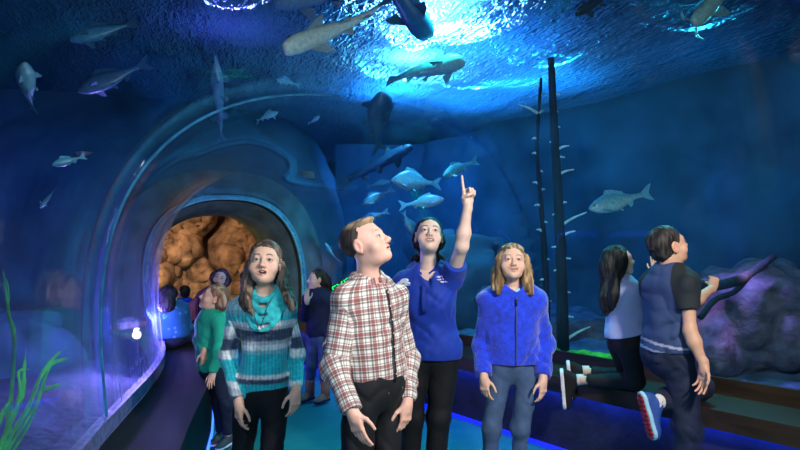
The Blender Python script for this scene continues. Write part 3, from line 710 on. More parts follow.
def garment(spec, name, material, off=.012, sleeve=None, hem=None, cuff=None, neck=None, wr=.004, res=.005, colf=None, uv=None, srad=(.055, .045, .036), sides='AB', flare=0, label=None, hemf=None, legs=False, sc=1.0, ribs=None):
    """top: torso and sleeves. sleeve: fraction along each arm (0-1 upper arm, 1-2 forearm)"""
    J = spec['J']; s = spec.get('s', 1); B = dict(spec['B']); B['s'] = s; up = spec['_']['up']; R = spec['_']['R']; F = spec['_']['F']
    tf, *_ = torso_field(J, B, off)
    if flare: tf = f_u(.05, tf, f_ell(J['pel'] - up * .02, V(B['hw'] + off + flare, B['hd'] + off + flare, .15), R))
    if neck is not None: tf = f_s(.008, tf, neck)
    segs = []; fs = []; pts = [J['pel'] - up * .12, J['nk']]
    for sd in sides:
        sl = sleeve[sd] if isinstance(sleeve, dict) else sleeve
        if not sl: continue
        sh, el, w = J['sh' + sd], J['el' + sd], J['wr' + sd]
        r0, r1, r2 = [r * s for r in srad]
        if sl <= 1:
            e = sh + (el - sh) * sl; c = f_cap(sh, e + (el - sh) * .1, r0, r0 + (r1 - r0) * .6); c = f_i(.006, c, f_plane(e, nrm(el - sh))); pts += [sh, e]; segs.append((sh, e))
        else:
            e = el + (w - el) * (sl - 1); c = f_u(.03, f_cap(sh, el, r0, r1), f_i(.006, f_cap(el, e + nrm(w - el) * .04, r1, r2), f_plane(e, nrm(w - el)))); pts += [sh, el, e]; segs += [(sh, el), (el, e)]
            bu = el + (e - el) * .12; c = f_u(.02, c, f_cap(el, bu, r1 * 1.03, r1 * 1.0))
        fs.append(c)
    arms_f = f_u(0, *fs) if fs else None
    base = (lambda p: smin(tf(p), arms_f(p), .018)) if arms_f else tf
    if ribs: f = lambda p: base(p) + wr * folds(p, sc) + ribs(p)
    else: f = lambda p: base(p) + wr * folds(p, sc)
    if hem is not None:
        f0 = f; hp = f_plane(hem, -up if hemf is None else hemf); arms0 = arms_f
        f = (lambda p: -smin(-f0(p), -(hp(p) + .25 * wr * vnoise(p * 30)), .008)) if arms0 is None else (lambda p: np.minimum(-smin(-f0(p), -(hp(p) + .25 * wr * vnoise(p * 30)), .008), arms0(p) + wr * folds(p, sc)))
    lo, hi = bb(pts, .17); v, fc = polygonise(f, lo, hi, res)
    # cloth coordinates
    q = v - J['pel']; a = np.arctan2(q @ R[:, 0], q @ F); uvw = np.stack([a * (B['cw'] + B['cd']) * .5, np.zeros(len(v)), q @ up], 1); isarm = np.zeros(len(v))
    if segs:
        td = tf(v)
        for (p0, p1) in segs:
            ax = nrm(p1 - p0); L = np.linalg.norm(p1 - p0); w_ = v - p0; t = np.clip(w_ @ ax, 0, L); d = np.linalg.norm(w_ - t[:, None] * ax, axis=1)
            m = (d < .075 * s) & (td > .012)
            e1 = nrm(np.cross(ax, F)); e2 = np.cross(ax, e1); an = np.arctan2(w_ @ e1, w_ @ e2)
            uvw[m, 0] = an[m] * .05; uvw[m, 2] = (q @ up)[m] if colf else -(w_ @ ax)[m] + (J['shA'] - J['pel']) @ up; isarm[m] = 1
    col = colf(v, uvw, isarm) if colf else None
    o = mesh_obj(name, v, fc, material, spec['_']['root'], True, col=col, uvw=uvw)
    if label: o['label'] = label
    return o
def trousers(spec, name, material, off=.008, rad=(.088, .062, .052), ends=(.02, .02), wr=.004, res=.006, top=.10, label=None, flare=0, sc=1.0):
    J = spec['J']; s = spec.get('s', 1); B = dict(spec['B']); B['s'] = s; up = spec['_']['up']; R = spec['_']['R']
    hip = f_ell(J['pel'] - up * .01, V(B['hw'] + off, B['hd'] + off + .005, .14 * s), R); hip = f_u(.03, hip, f_ell(J['pel'] + up * .10, V(B['ww'] + off, B['wd'] + off, .10), R))
    hip = f_i(.004, hip, f_plane(J['pel'] + up * top, up)); fs = []
    for sd in 'AB':
        h, k, a = J['hp' + sd], J['kn' + sd], J['an' + sd]; e = a + nrm(k - a) * ends[0]
        fs.append(f_u(.035, f_cap(h, k, rad[0] * s, rad[1] * s), f_i(.004, f_cap(k, a, rad[1] * s, rad[2] * s), f_plane(e, nrm(a - k)))))
    legf = f_u(.012, *fs); f = lambda p: smin(hip(p), legf(p), .04) + wr * folds(p, sc)
    pts = [J[k] for k in ('pel', 'hpA', 'hpB', 'knA', 'knB', 'anA', 'anB')] + [J['pel'] + up * .12]; lo, hi = bb(pts, .13); v, fc = polygonise(f, lo, hi, res)
    o = mesh_obj(name, v, fc, material, spec['_']['root'], True)
    if label: o['label'] = label
    return o
def shoe(spec, an, D, up, m_up, m_sole, s=1, name='shoe', trim=None):
    """ankle point, toe direction, direction from sole to ankle"""
    D = nrm(D); U = nrm(np.asarray(up, float) - D * (np.asarray(up, float) @ D)); Xx = np.cross(D, U); R = np.stack([Xx, D, U], 1); s = s * .95
    L = lambda x, y, z: an + R @ (V(x, y, z) * s)
    upf = f_u(.025, f_cap(L(0, -.03, -.045), L(0, .13, -.055), .036 * s, .030 * s), f_cap(L(0, 0, .0), L(0, .08, -.045), .040 * s, .030 * s), f_ell(L(0, .14, -.058), V(.042, .055, .024) * s, R))
    upf = f_i(.004, upf, f_plane(L(0, 0, .018), U)); upf = f_i(.003, upf, f_plane(L(0, 0, -.068), -U))
    sf = f_i(.004, f_u(.03, f_cap(L(0, -.035, -.075), L(0, .05, -.075), .042 * s, .038 * s), f_cap(L(0, .06, -.075), L(0, .145, -.075), .040 * s, .046 * s)), f_plane(L(0, 0, -.064), U), f_plane(L(0, 0, -.088), -U))
    lo, hi = bb([L(0, -.08, 0), L(0, .2, -.09), an], .06); v, f = polygonise(upf, lo, hi, .0045); o = mesh_obj(name, v, f, m_up, spec['_']['root'], True)
    v, f = polygonise(sf, lo, hi, .0045); so = mesh_obj('sole', v, f, m_sole, o, True)
    if trim is not None:
        out = f_i(.002, f_u(.03, f_cap(L(0, -.035, -.085), L(0, .05, -.085), .036 * s, .031 * s), f_cap(L(0, .06, -.085), L(0, .145, -.085), .033 * s, .040 * s)), f_plane(L(0, 0, -.084), U), f_plane(L(0, 0, -.096), -U))
        tread = lambda p: out(p) + .004 * (np.sin(((p - an) @ D) * 260) > .3); v, f = polygonise(tread, lo, hi, .004); mesh_obj('outsole', v, f, trim, o, False)
    lc = MB()
    for k in range(5):
        y = .035 + k * .018; z = -.012 - k * .0075; lc.tube([L(-.022, y, z), L(0, y + .004, z + .009), L(.022, y, z)], .003 * s, 6)
    lc.obj('laces', spec.get('lace', mat('lace_white', hexc(225, 225, 225), .8)), o, True)
    return o
def collar_shell(spec, name, material, r=(.060, .082), h=(.0, .05), tilt=.25, gap=.35, th=.004, drop=.03, col=None, uvf=None):
    """turned-down collar around the neck, open at the front"""
    J = spec['J']; up = spec['_']['up']; R = spec['_']['R']; F = spec['_']['F']; s = spec.get('s', 1); vs = []; fs = []; n = 40; X = R[:, 0]
    c0 = J['nk'] + up * .005
    prof = [(r[0], h[1]), (r[0] + .004, h[1] + .006), (r[0] + .012, h[1]), (r[1], h[0]), (r[1] + .003, h[0] - .004), (r[1] - .006, h[0] - .002), (r[0] + .004, h[1] - .010), (r[0] - .002, h[0] - .01)]
    for i in range(n + 1):
        a = gap + (2 * PI - 2 * gap) * i / n; cf = math.cos(a); fr = max(0, cf)
        for (rr, hh) in prof:
            ex = 1.0 + .18 * abs(math.sin(a)); pt = c0 + (F * cf * (rr + .012 * fr) + X * math.sin(a) * rr * ex) * s + up * (hh - drop * fr ** 2 * (1 + .6 * (rr > r[0] + .005)) ) * s - F * tilt * .02
            vs.append(pt)
    m = len(prof)
    fs = [(i * m + k, (i + 1) * m + k, (i + 1) * m + (k + 1) % m, i * m + (k + 1) % m) for i in range(n) for k in range(m)] + [tuple(range(m)), tuple(n * m + k for k in range(m))[::-1]]
    v = np.array(vs); uvw = None
    if uvf: uvw = np.stack([np.arctan2((v - c0) @ X, (v - c0) @ F) * .08, np.zeros(len(v)), (v - c0) @ up * 1.0 + np.linalg.norm((v - c0) - np.outer((v - c0) @ up, up), axis=1)], 1)
    return mesh_obj(name, v, fs, material, spec['_']['root'], True, uvw=uvw, col=None if col is None else np.tile(col, (len(v), 1)))
M_BLACKP = mat('black_denim', hexc(13, 15, 22), .75, noise=.3, nscale=20, bump=.12, bscale=60)
M_NAVYP = mat('navy_denim', hexc(24, 34, 60), .8, noise=.3, nscale=14, bump=.12, bscale=60)
M_JEANS = mat('blue_denim', hexc(66, 88, 124), .8, noise=.22, nscale=16, bump=.12, bscale=90)
M_SHOE_D = mat('black_canvas', hexc(20, 20, 24), .7); M_SOLE_W = mat('white_rubber', hexc(225, 225, 228), .5)
M_KNIT = mat('ribbed_knit', attr=True, rough=.85, noise=.16, nscale=60, bump=.22, bscale=140, sheen=.2)
M_CLOTH = mat('cloth', attr=True, rough=.8, noise=.06, nscale=30, bump=.1, bscale=150)
M_POLO = mat('royal_blue_pique', hexc(10, 52, 160), .75, noise=.12, nscale=10, bump=.1, bscale=200, sheen=.1)
M_FLEECE = mat('cobalt_fleece', hexc(28, 62, 216), .95, noise=.3, nscale=34, bump=.6, bscale=85, sheen=.5)
def Q(px, Y, z): return V((px - 400) / 600 * Y, Y, z)
def legs(J, hA, hB, kA, kB, aA, aB): J.update(hpA=hA, hpB=hB, knA=kA, knB=kB, anA=aA, anB=aB)
# ---------------------------------------------------------------- girl in the striped sweater
JA = dict(pel=P(264, 384, 2.84), nk=P(265, 293, 2.84), shA=P(238, 309, 2.82), shB=P(286, 308, 2.88), elA=P(228, 356, 2.88), elB=P(296, 352, 2.92), wrA=P(239, 404, 2.74), wrB=P(296, 391, 2.78), head=P(265, 263, 2.79))
legs(JA, Q(250, 2.84, .70), Q(276, 2.84, .70), Q(243, 2.84, .40), Q(273, 2.82, .40), Q(242, 2.86, .08), Q(276, 2.84, .08))
SA = dict(J=JA, s=.86, B=dict(cw=.100, cd=.080, ww=.090, wd=.078, hw=.104, hd=.088), F=(.10, -1, 0), hf=(.10, -.95, .20), hup=(.03, 0, 1), hs=.925, mouth=.95, skin='fair', gaze=(.05, -.7, .8), nr=.043,
          handA=dict(D=(.03, -.12, -1), N=(.6, .6, 0), T=(.5, -.8, 0)), handB=dict(D=(-.02, -.15, -1), N=(-.6, .6, 0), T=(-.5, -.8, 0)), iris=V(.08, .13, .16))
rA = build_person('person', 'girl in a turquoise and grey striped sweater gazing up with open mouth', SA)
c_teal = V(.01, .50, .60); c_pale = V(.74, .80, .84); c_grey = V(.42, .48, .56); c_navy = V(.035, .065, .13); c_lt = V(.16, .52, .62)
def knitcol(v, uvw, isarm):
    z = v[:, 2] + .003 * vnoise(v * V(12, 12, 3)) + .002 * vnoise(v * 90)
    def steps(rows):
        zz, cc = [], []
        for (a, b, c) in rows: zz += [a + .0035, b - .0035]; cc += [c, c]
        return zz, cc
    gt = c_grey * .7 + c_teal * .35
    zs, cs = steps([(.60, .790, c_teal), (.790, .812, c_navy), (.812, .832, c_pale), (.832, .925, c_teal), (.925, .945, c_lt), (.945, .968, c_pale), (.968, .986, c_grey), (.986, 1.035, c_navy), (1.035, 1.050, c_grey), (1.050, 1.072, c_pale), (1.072, 1.098, c_teal), (1.098, 1.125, c_lt * .9), (1.125, 1.4, gt)])
    za, ca = steps([(.55, .712, c_teal), (.712, .745, c_navy), (.745, .775, c_grey), (.775, .800, c_pale), (.800, .89, c_teal), (.89, .93, c_pale), (.93, .985, c_navy), (.985, 1.0, c_grey), (1.0, 1.045, c_pale), (1.045, 1.08, c_teal), (1.08, 1.4, gt)])
    t = np.stack([np.interp(z, zs, [c[i] for c in cs]) for i in range(3)], 1); a = np.stack([np.interp(z, za, [c[i] for c in ca]) for i in range(3)], 1)
    c = np.where(isarm[:, None] > 0, a, t)
    fl = vnoise(v * V(60, 60, 170))[:, None] * .7
    lum = c.sum(1)[:, None]; an = np.where(isarm > 0, uvw[:, 0] / .05 * 13, np.arctan2(v[:, 0] - JA['pel'][0], -(v[:, 1] - JA['pel'][1] - .03)) * 46); c = c * (1 - .30 * (np.sin(an) > .45))[:, None]  # shade in the rib grooves is put into the knit colour
    c = c * (1 + .22 * fl) + (fl > .35) * (lum < .7) * .07
    return np.clip(c, 0, 1)
ribA = lambda p: (.0013 * (p[:, 2] > JA['pel'][2] + .03)) * np.sin(np.arctan2(p[:, 0] - JA['pel'][0], -(p[:, 1] - JA['pel'][1] - .03)) * 46)
garment(SA, 'sweater', M_KNIT, off=.013, sleeve=1.93, hem=P(264, 399, 2.8), neck=f_u(.03, f_cap(JA['nk'] + V(0, -.06, .0), JA['nk'] + V(0, -.02, .12), .052, .06), f_cap(JA['nk'] + V(0, -.11, -.06), JA['nk'] + V(0, -.08, 0), .022, .04)), wr=.0035, res=.0046, colf=knitcol, srad=(.052, .044, .037), ribs=ribA)
# cowl neck
cow = []
for k, (rr, dz, fz, dr) in enumerate(((.062, .034, .062, .012), (.075, .018, .092, .014), (.088, .0, .120, .015), (.096, -.018, .146, .012))):
    pts = [JA['nk'] + V(.01, -.004, 0) + V(math.sin(a) * rr * 1.02, -math.cos(a) * (rr * .95 + .006) - .018 * max(0, math.cos(a)), dz - fz * max(0, math.cos(a)) ** 1.5) for a in np.linspace(0, 2 * PI, 26)]
    cow += [f_cap(pts[i], pts[i + 1], dr * .85) for i in range(25)]
cf = f_u(.019, *cow); cff = lambda p: cf(p) + .003 * folds(p, 2.2)
lo, hi = bb([JA['nk']], .17); v, f = polygonise(cff, lo, hi, .0042); mesh_obj('cowl_collar', v, f, M_KNIT, rA, True, col=np.tile(V(.02, .42, .47), (len(v), 1)) * (1 + .2 * vnoise(v * 60)[:, None]))
# pendant on a cord
ch = MB(); n0 = JA['nk']; pend = n0 + V(.005, -.135, -.150)
ch.tube(smooth_path([n0 + V(-.055, -.075, -.0), n0 + V(-.03, -.112, -.055), pend, n0 + V(.036, -.112, -.055), n0 + V(.06, -.075, -.0)], 6), .0016, 6); ch.obj('necklace_cord', mat('dark_cord', hexc(40, 40, 50), .6), rA, True)
sphere_obj('pendant', pend, .0075, mat('pearl', hexc(215, 205, 190), .25), rA, n=8)
trousers(SA, 'leggings', M_BLACKP, off=.004, rad=(.080, .058, .045), ends=(.03, .03), wr=.003)
hA = JA['head']; hx = SA
hair(SA, V(.060, .040, .032), V(.24, .165, .13), strands=5, locks=[
    ([to_world(SA, (-.058, .012, .072)), P(250, 263, 2.80), P(249.5, 277, 2.79), P(247, 290, 2.755), P(246, 302, 2.72), P(251, 315, 2.715)], [.018, .019, .020, .022, .023, .010]),
    ([to_world(SA, (-.060, -.03, .04)), P(249, 270, 2.84), P(245, 288, 2.80), P(243, 300, 2.75), P(244, 311, 2.735)], [.026, .025, .024, .021, .008]),
    ([to_world(SA, (.058, .010, .072)), P(281, 263, 2.81), P(282, 277, 2.80), P(285, 290, 2.765), P(289, 301, 2.73), P(293, 311, 2.735)], [.015, .015, .016, .018, .018, .008]),
    ([to_world(SA, (.060, -.03, .04)), P(282, 270, 2.86), P(285, 286, 2.84), P(291, 298, 2.79), P(295, 306, 2.77)], [.024, .022, .021, .018, .008]),
    ([to_world(SA, (0, -.07, .02)), to_world(SA, (0, -.08, -.05)), P(265, 292, 2.93), P(265, 308, 2.945)], [.045, .048, .042, .012])])
M_SH2 = mat('grey_canvas', hexc(70, 74, 84), .7)
for sd in 'AB': shoe(SA, JA['an' + sd], (.1 if sd == 'B' else -.15, -1, 0), (0, 0, 1), M_SH2, M_SOLE_W, .82)
# ---------------------------------------------------------------- boy in the plaid shirt
X2 = nrm(V(.82, .57, 0))
JB = dict(pel=P(376, 378, 2.52), nk=P(368, 282, 2.5), head=P(366, 244, 2.46), elA=P(334, 366, 2.38), wrA=P(353, 413, 2.27), elB=P(407, 360, 2.66), wrB=P(407, 404, 2.54))
JB['shA'] = P(346, 299, 2.42); JB['shB'] = P(395, 298, 2.60)
legs(JB, Q(360, 2.48, .80), Q(388, 2.58, .80), Q(357, 2.46, .45), Q(386, 2.56, .45), Q(357, 2.50, .08), Q(388, 2.6, .08))
SB = dict(J=JB, s=.93, B=dict(cw=.128, cd=.092, ww=.118, wd=.090, hw=.122, hd=.092), F=(.57, -.82, 0), hf=(.86, -.30, .46), hup=(-.2, 0, 1), hs=.93, mouth=.15, skin='rosy', gaze=(.8, -.3, .6), nr=.047, brow=V(.42, .26, .14),
          handA=dict(D=(.32, -.12, -1), N=(.55, .8, .1), T=(.8, -.5, .2), pose='soft'), handB=dict(D=(-.10, -.10, -1), N=(-.5, .5, 0), T=(-.45, -.8, 0), pose='relax'), iris=V(.06, .12, .2))
rB = build_person('person', 'boy in a red and white plaid shirt looking up in profile', SB)
def plaid():
    m = bpy.data.materials.new('red_black_plaid'); m.use_nodes = True; nt = m.node_tree; N = nt.nodes; L = nt.links; b = N['Principled BSDF']; b.inputs['Roughness'].default_value = .82; b.inputs['Specular IOR Level'].default_value = .25
    at = N.new('ShaderNodeAttribute'); at.attribute_name = 'uvw'; sp = N.new('ShaderNodeSeparateXYZ'); L.new(at.outputs['Vector'], sp.inputs[0])
    def band(src, per, off, w, soft=.03):
        a = N.new('ShaderNodeMath'); a.operation = 'MULTIPLY_ADD'; a.inputs[1].default_value = 1 / per; a.inputs[2].default_value = off + 50; L.new(src, a.inputs[0])
        f = N.new('ShaderNodeMath'); f.operation = 'FRACT'; L.new(a.outputs[0], f.inputs[0])
        s = N.new('ShaderNodeMath'); s.operation = 'SUBTRACT'; s.inputs[1].default_value = .5; L.new(f.outputs[0], s.inputs[0])
        q = N.new('ShaderNodeMath'); q.operation = 'ABSOLUTE'; L.new(s.outputs[0], q.inputs[0])
        r = N.new('ShaderNodeMapRange'); r.inputs[1].default_value = w / 2; r.inputs[2].default_value = w / 2 + soft; r.inputs[3].default_value = 1; r.inputs[4].default_value = 0; L.new(q.outputs[0], r.inputs[0]); return r.outputs[0]
    def mul(a, k):
        x = N.new('ShaderNodeMath'); x.operation = 'MULTIPLY'; x.inputs[1].default_value = k; L.new(a, x.inputs[0]); return x.outputs[0]
    cur = None
    c0 = N.new('ShaderNodeRGB'); c0.outputs[0].default_value = hexc(232, 226, 220); cur = c0.outputs[0]
    per = .046
    for col, off, w, k in ((hexc(128, 14, 28), 0, .27, .66), (hexc(26, 22, 34), .30, .13, .62), (hexc(26, 22, 34), -.30, .07, .5)):
        for ax in ('X', 'Z'):
            mx = N.new('ShaderNodeMix'); mx.data_type = 'RGBA'; mx.inputs[7].default_value = col; L.new(cur, mx.inputs[6]); L.new(mul(band(sp.outputs[ax], per, off, w), k), mx.inputs[0]); cur = mx.outputs[2]
    L.new(cur, b.inputs['Base Color']); return m
M_PLAID = plaid()
garment(SB, 'shirt', M_PLAID, off=.016, sleeve=1.95, hem=P(378, 387, 2.5), hemf=(0, 0, -1), neck=f_cap(JB['nk'] + V(.03, -.02, .015), JB['nk'] + V(.03, -.01, .12), .050, .06), wr=.0085, res=.0046, srad=(.062, .056, .042), uv=1, sc=.95)
collar_shell(SB, 'collar', M_PLAID, r=(.056, .088), h=(.0, .040), gap=.22, drop=.03, uvf=1)
_F, _X, _up, _T = SB['_']['F'], SB['_']['R'][:, 0], SB['_']['up'], SB['_']['T']
def on_torso(spec, t, ang, out, tf=None):
    """point on the clothed torso: height fraction t, angle from the front"""
    R = spec['_']['R']; up = spec['_']['up']; J = spec['J']; B = dict(spec['B']); B['s'] = spec.get('s', 1); tfn, *_ = torso_field(J, B, out)
    c = J['pel'] + up * t * spec['_']['T']; d = R[:, 1] * math.cos(ang) + R[:, 0] * math.sin(ang); rs = np.linspace(.02, .3, 240); val = tfn(c[None] + rs[:, None] * d[None]); k = np.argmax(val > 0); return c + d * rs[k], d
pl = MB(); pts = [on_torso(SB, t, .06, .019)[0] for t in np.linspace(.0, .93, 16)]; pts = [q + SB['_']['R'][:, 1] * .005 for q in pts]; pl.tube(pts, .006, 8, flat=.35, up=_F)
pl.obj('placket', mat('dark_placket', hexc(40, 26, 36), .8), rB, True)
for t in np.linspace(.08, .9, 7):
    q, d = on_torso(SB, t, .06, .027); sphere_obj('button', q, .0032, mat('bone_button', hexc(220, 214, 200), .3), rB, n=6)
trousers(SB, 'jeans', M_BLACKP, off=.012, rad=(.086, .064, .056), wr=.007)
for a in (-.25, .55):
    q, d = on_torso(SB, -.10, a, .022); sphere_obj('rivet', q, .005, mat('brass', hexc(200, 160, 80), .3, metal=1), rB, n=6)
def hairB(c):
    # short hair: longer swept-up front, close sides
    fr = f_ell((0, .044, .089), (.054, .040, .017)); return f_u(.02, c, fr)
hair(SB, V(.035, .028, .026), V(.10, .07, .05), tipc=V(.55, .38, .24), top=(.0775, .0955, .0815), nz=.0018, ears=True, hy=.009, extra=hairB, low=None, res=.003)
for sd in 'AB': shoe(SB, JB['an' + sd], (.5, -.8, 0), (0, 0, 1), M_SHOE_D, M_SOLE_W, .95)
# ---------------------------------------------------------------- woman in the polo
JC = dict(pel=P(431, 348, 3.42), nk=P(428, 269, 3.38), head=P(429, 236, 3.32), shA=P(403, 283, 3.40), shB=P(451, 279, 3.32), elA=P(402, 330, 3.46), wrA=P(405, 368, 3.34), elB=P(462, 246, 3.13), wrB=P(468, 204, 3.09))
legs(JC, Q(414, 3.42, .80), Q(444, 3.42, .80), Q(412, 3.42, .46), Q(438, 3.42, .46), Q(408, 3.46, .09), Q(434, 3.46, .09))
SC = dict(J=JC, s=1.0, B=dict(cw=.140, cd=.095, ww=.128, wd=.092, hw=.150, hd=.105, bust=.9), F=(-.05, -1, 0), hf=(.03, -.91, .36), hup=(.05, 0, 1), hs=.955, mouth=1.05, smile=.7, skin='pale', gaze=(.1, -.5, .85), nr=.046, fw=1.0, bare='AB',
          handA=dict(D=(0, -.1, -1), N=(.8, .3, 0), T=(0, -1, 0)), handB=dict(D=(-.03, -.10, 1), N=(.35, -.9, .0), T=(-.95, -.3, 0), pose='point'), iris=V(.07, .12, .14), brow=V(.07, .04, .03))
rC = build_person('person', 'smiling woman in a royal blue polo shirt pointing one finger upward', SC)
garment(SC, 'polo_shirt', M_POLO, off=.014, sleeve={'A': .72, 'B': .50}, hem=P(431, 358, 3.4), hemf=(0, 0, -1), neck=f_u(.02, f_cap(JC['nk'] + V(0, -.06, -.01), JC['nk'] + V(0, -.04, .10), .045, .055), f_cap(JC['nk'] + V(.0, -.105, -.085), JC['nk'] + V(0, -.08, .0), .010, .035)), wr=.0055, res=.0055, flare=.010, srad=(.066, .060, .05))
collar_shell(SC, 'collar', M_POLO, r=(.060, .104), h=(.008, .042), gap=.30, drop=.070)
pk = MB(); pk.tube([on_torso(SC, t, .02, .021)[0] for t in np.linspace(.50, .84, 6)], .013, 8, flat=.25, up=(0, -1, 0)); pk.obj('placket', mat('deep_blue_placket', hexc(12, 44, 140), .8), rC, True)
M_LOGO = mat('white_embroidery', hexc(205, 215, 235), .7)
def patch(spec, name, rects, t, ang, parent, m, off=.019):
    """embroidered shapes on the chest, in metres around a point of the torso"""
    mb = MB(); c, d = on_torso(spec, t, ang, off); up = spec['_']['up']; side = nrm(np.cross(up, d)); B = dict(spec['B']); B['s'] = spec.get('s', 1); tfn, *_ = torso_field(spec['J'], B, off)
    for (x, y, w, h, r) in rects:
        cx, sx = math.cos(r), math.sin(r); ring = []
        for a in np.linspace(0, 2 * PI, 10, endpoint=False):
            u = w / 2 * math.cos(a); q = h / 2 * math.sin(a); p = c + side * (x + u * cx - q * sx) + up * (y + u * sx + q * cx)
            for _ in range(3): p = p - d * float(tfn(p[None])[0]) * 1.0
            ring.append(p + d * .006)
        n = len(ring); mb.add(ring + [p - d * .010 for p in ring], [tuple(range(n)), tuple(range(2 * n - 1, n - 1, -1))] + [(i, n + i, n + (i + 1) % n, (i + 1) % n) for i in range(n)])
    return mb.obj(name, m, parent, False)
patch(SC, 'chest_logo', [(0, .012, .032, .022, 0), (-.012, .002, .030, .014, .3), (.014, .0, .034, .012, -.2), (-.004, -.010, .062, .006, -.05), (.02, -.012, .03, .005, .1)], .86, -.85, rC, M_LOGO)
patch(SC, 'name_embroidery', [(-.016, .014, .018, .010, .2), (.002, .017, .012, .010, .2), (.017, .018, .014, .008, .2), (-.016, 0, .022, .007, .2), (.008, .004, .020, .009, .2), (.026, .007, .012, .009, .2), (-.004, -.012, .018, .010, .2), (.014, -.010, .016, .009, .2)], .90, .80, rC, mat('pink_embroidery', hexc(190, 180, 225), .7))
trousers(SC, 'trousers', M_BLACKP, off=.006, rad=(.094, .066, .056), wr=.003)
hair(SC, V(.014, .010, .010), V(.05, .03, .028), top=(.079, .098, .086), nz=.002, low=None, locks=[
    ([to_world(SC, (-.066, -.03, .03)), to_world(SC, (-.066, -.05, -.04)), P(416, 258, 3.42), P(413, 270, 3.42)], [.018, .020, .020, .008]),
    ([to_world(SC, (.066, -.03, .03)), to_world(SC, (.066, -.05, -.04)), P(440, 258, 3.39), P(442, 270, 3.38)], [.018, .020, .020, .008]),
    ([to_world(SC, (0, -.06, 0)), to_world(SC, (0, -.08, -.06)), P(427, 268, 3.50)], [.055, .05, .03])], label='dark hair tied back')
for sx in (1,): sphere_obj('earring', to_world(SC, (sx * .079, .0, -.042)), .005, mat('silver', hexc(210, 215, 220), .2, metal=1), rC, n=6)
for sd in 'AB': shoe(SC, JC['an' + sd], (-.2 if sd == 'A' else .15, -1, 0), (0, 0, 1), M_SHOE_D, M_SHOE_D, 1)
# ---------------------------------------------------------------- girl in the blue fleece
JD = dict(pel=P(512, 360, 3.34), nk=P(512, 287, 3.33), head=P(512, 262, 3.27), shA=P(489, 301, 3.32), shB=P(536, 301, 3.32), elA=P(482, 344, 3.38), elB=P(545, 344, 3.38), wrA=P(484, 378, 3.25), wrB=P(543, 380, 3.25))
legs(JD, Q(499, 3.34, .72), Q(526, 3.34, .72), Q(490, 3.32, .42), Q(519, 3.32, .42), Q(487, 3.36, .08), Q(518, 3.36, .08))
SD = dict(J=JD, s=.88, B=dict(cw=.125, cd=.088, ww=.118, wd=.088, hw=.122, hd=.092), F=(-.02, -1, 0), hf=(-.06, -.95, .19), hup=(.02, 0, 1), hs=.90, mouth=.45, smile=1.5, skin='fair', gaze=(-.1, -.6, .8), nr=.042,
          handA=dict(D=(.04, -.15, -1), N=(.6, .7, 0), T=(.6, -.8, 0)), handB=dict(D=(-.04, -.15, -1), N=(-.6, .7, 0), T=(-.6, -.8, 0)), brow=V(.3, .2, .12), iris=V(.08, .1, .1))
rD = build_person('person', 'blonde girl in a fuzzy blue zip fleece smiling upward with arms down', SD)
garment(SD, 'fleece_jacket', M_FLEECE, off=.026, sleeve=1.93, hem=P(512, 364, 3.3), hemf=(0, 0, -1), neck=f_cap(JD['nk'] + V(0, -.05, .0), JD['nk'] + V(0, -.05, .12), .046, .06), wr=.006, res=.0055, srad=(.064, .060, .053), sc=.9)
collar_shell(SD, 'collar', M_FLEECE, r=(.056, .090), h=(-.004, .022), gap=.40, drop=.035)
z = MB(); z.tube([on_torso(SD, t, .0, .030)[0] for t in np.linspace(-.02, .90, 14)], .0035, 6); z.obj('zip', mat('zip_metal', hexc(70, 80, 130), .4), rD, True)
q, d = on_torso(SD, .86, 0, .034); MB().tube([q, q + V(0, -.006, -.035)], [.005, .004], 6).obj('zip_pull', mat('pull_black', hexc(20, 20, 26), .4), rD, True)
mb = MB(); q = JD['nk'] + V(0, -.064, -.03); mb.tube([q + V(-.03, .012, .02), q, q + V(.03, .012, .02)], .013, 8); mb.obj('undershirt', mat('pale_mint', hexc(150, 210, 215), .8), rD, True)
f = lambda p: f_ell(JD['pel'] - V(0, 0, .0), V(.132, .102, .03))(p) + .003 * np.sin(np.arctan2(p[:, 0] - JD['pel'][0], p[:, 1] - JD['pel'][1]) * 70)
lo, hi = bb([JD['pel']], .17); v, fc = polygonise(f, lo, hi, .006); mesh_obj('waistband', v, fc, mat('blue_rib', hexc(24, 40, 190), .85), rD, True)
trousers(SD, 'jeans', M_JEANS, off=.002, rad=(.078, .058, .044), wr=.007)
hair(SD, V(.15, .085, .040), V(.56, .37, .20), hl=.004, strands=5, locks=[
    ([to_world(SD, (-.055, .012, .078)), P(501, 256, 3.28), P(500, 269, 3.27), P(498, 281, 3.255), P(497, 293, 3.22)], [.020, .023, .026, .030, .024]),
    ([to_world(SD, (.055, .012, .078)), P(522, 256, 3.28), P(525, 269, 3.27), P(527, 281, 3.255), P(529, 293, 3.22)], [.020, .023, .026, .030, .024]),
    ([to_world(SD, (.05, -.04, .04)), P(524, 268, 3.34), P(526, 280, 3.33), P(528, 292, 3.29)], [.03, .032, .034, .022]),
    ([to_world(SD, (-.05, -.04, .04)), P(500, 268, 3.34), P(498, 280, 3.33), P(497, 291, 3.30)], [.03, .032, .034, .022]),
    ([to_world(SD, (0, -.07, 0)), to_world(SD, (0, -.08, -.06)), P(512, 284, 3.43), P(512, 292, 3.44)], [.055, .06, .06, .03])])
for sd in 'AB': shoe(SD, JD['an' + sd], (-.15 if sd == 'A' else .1, -1, 0), (0, 0, 1), M_SH2, M_SOLE_W, .85)
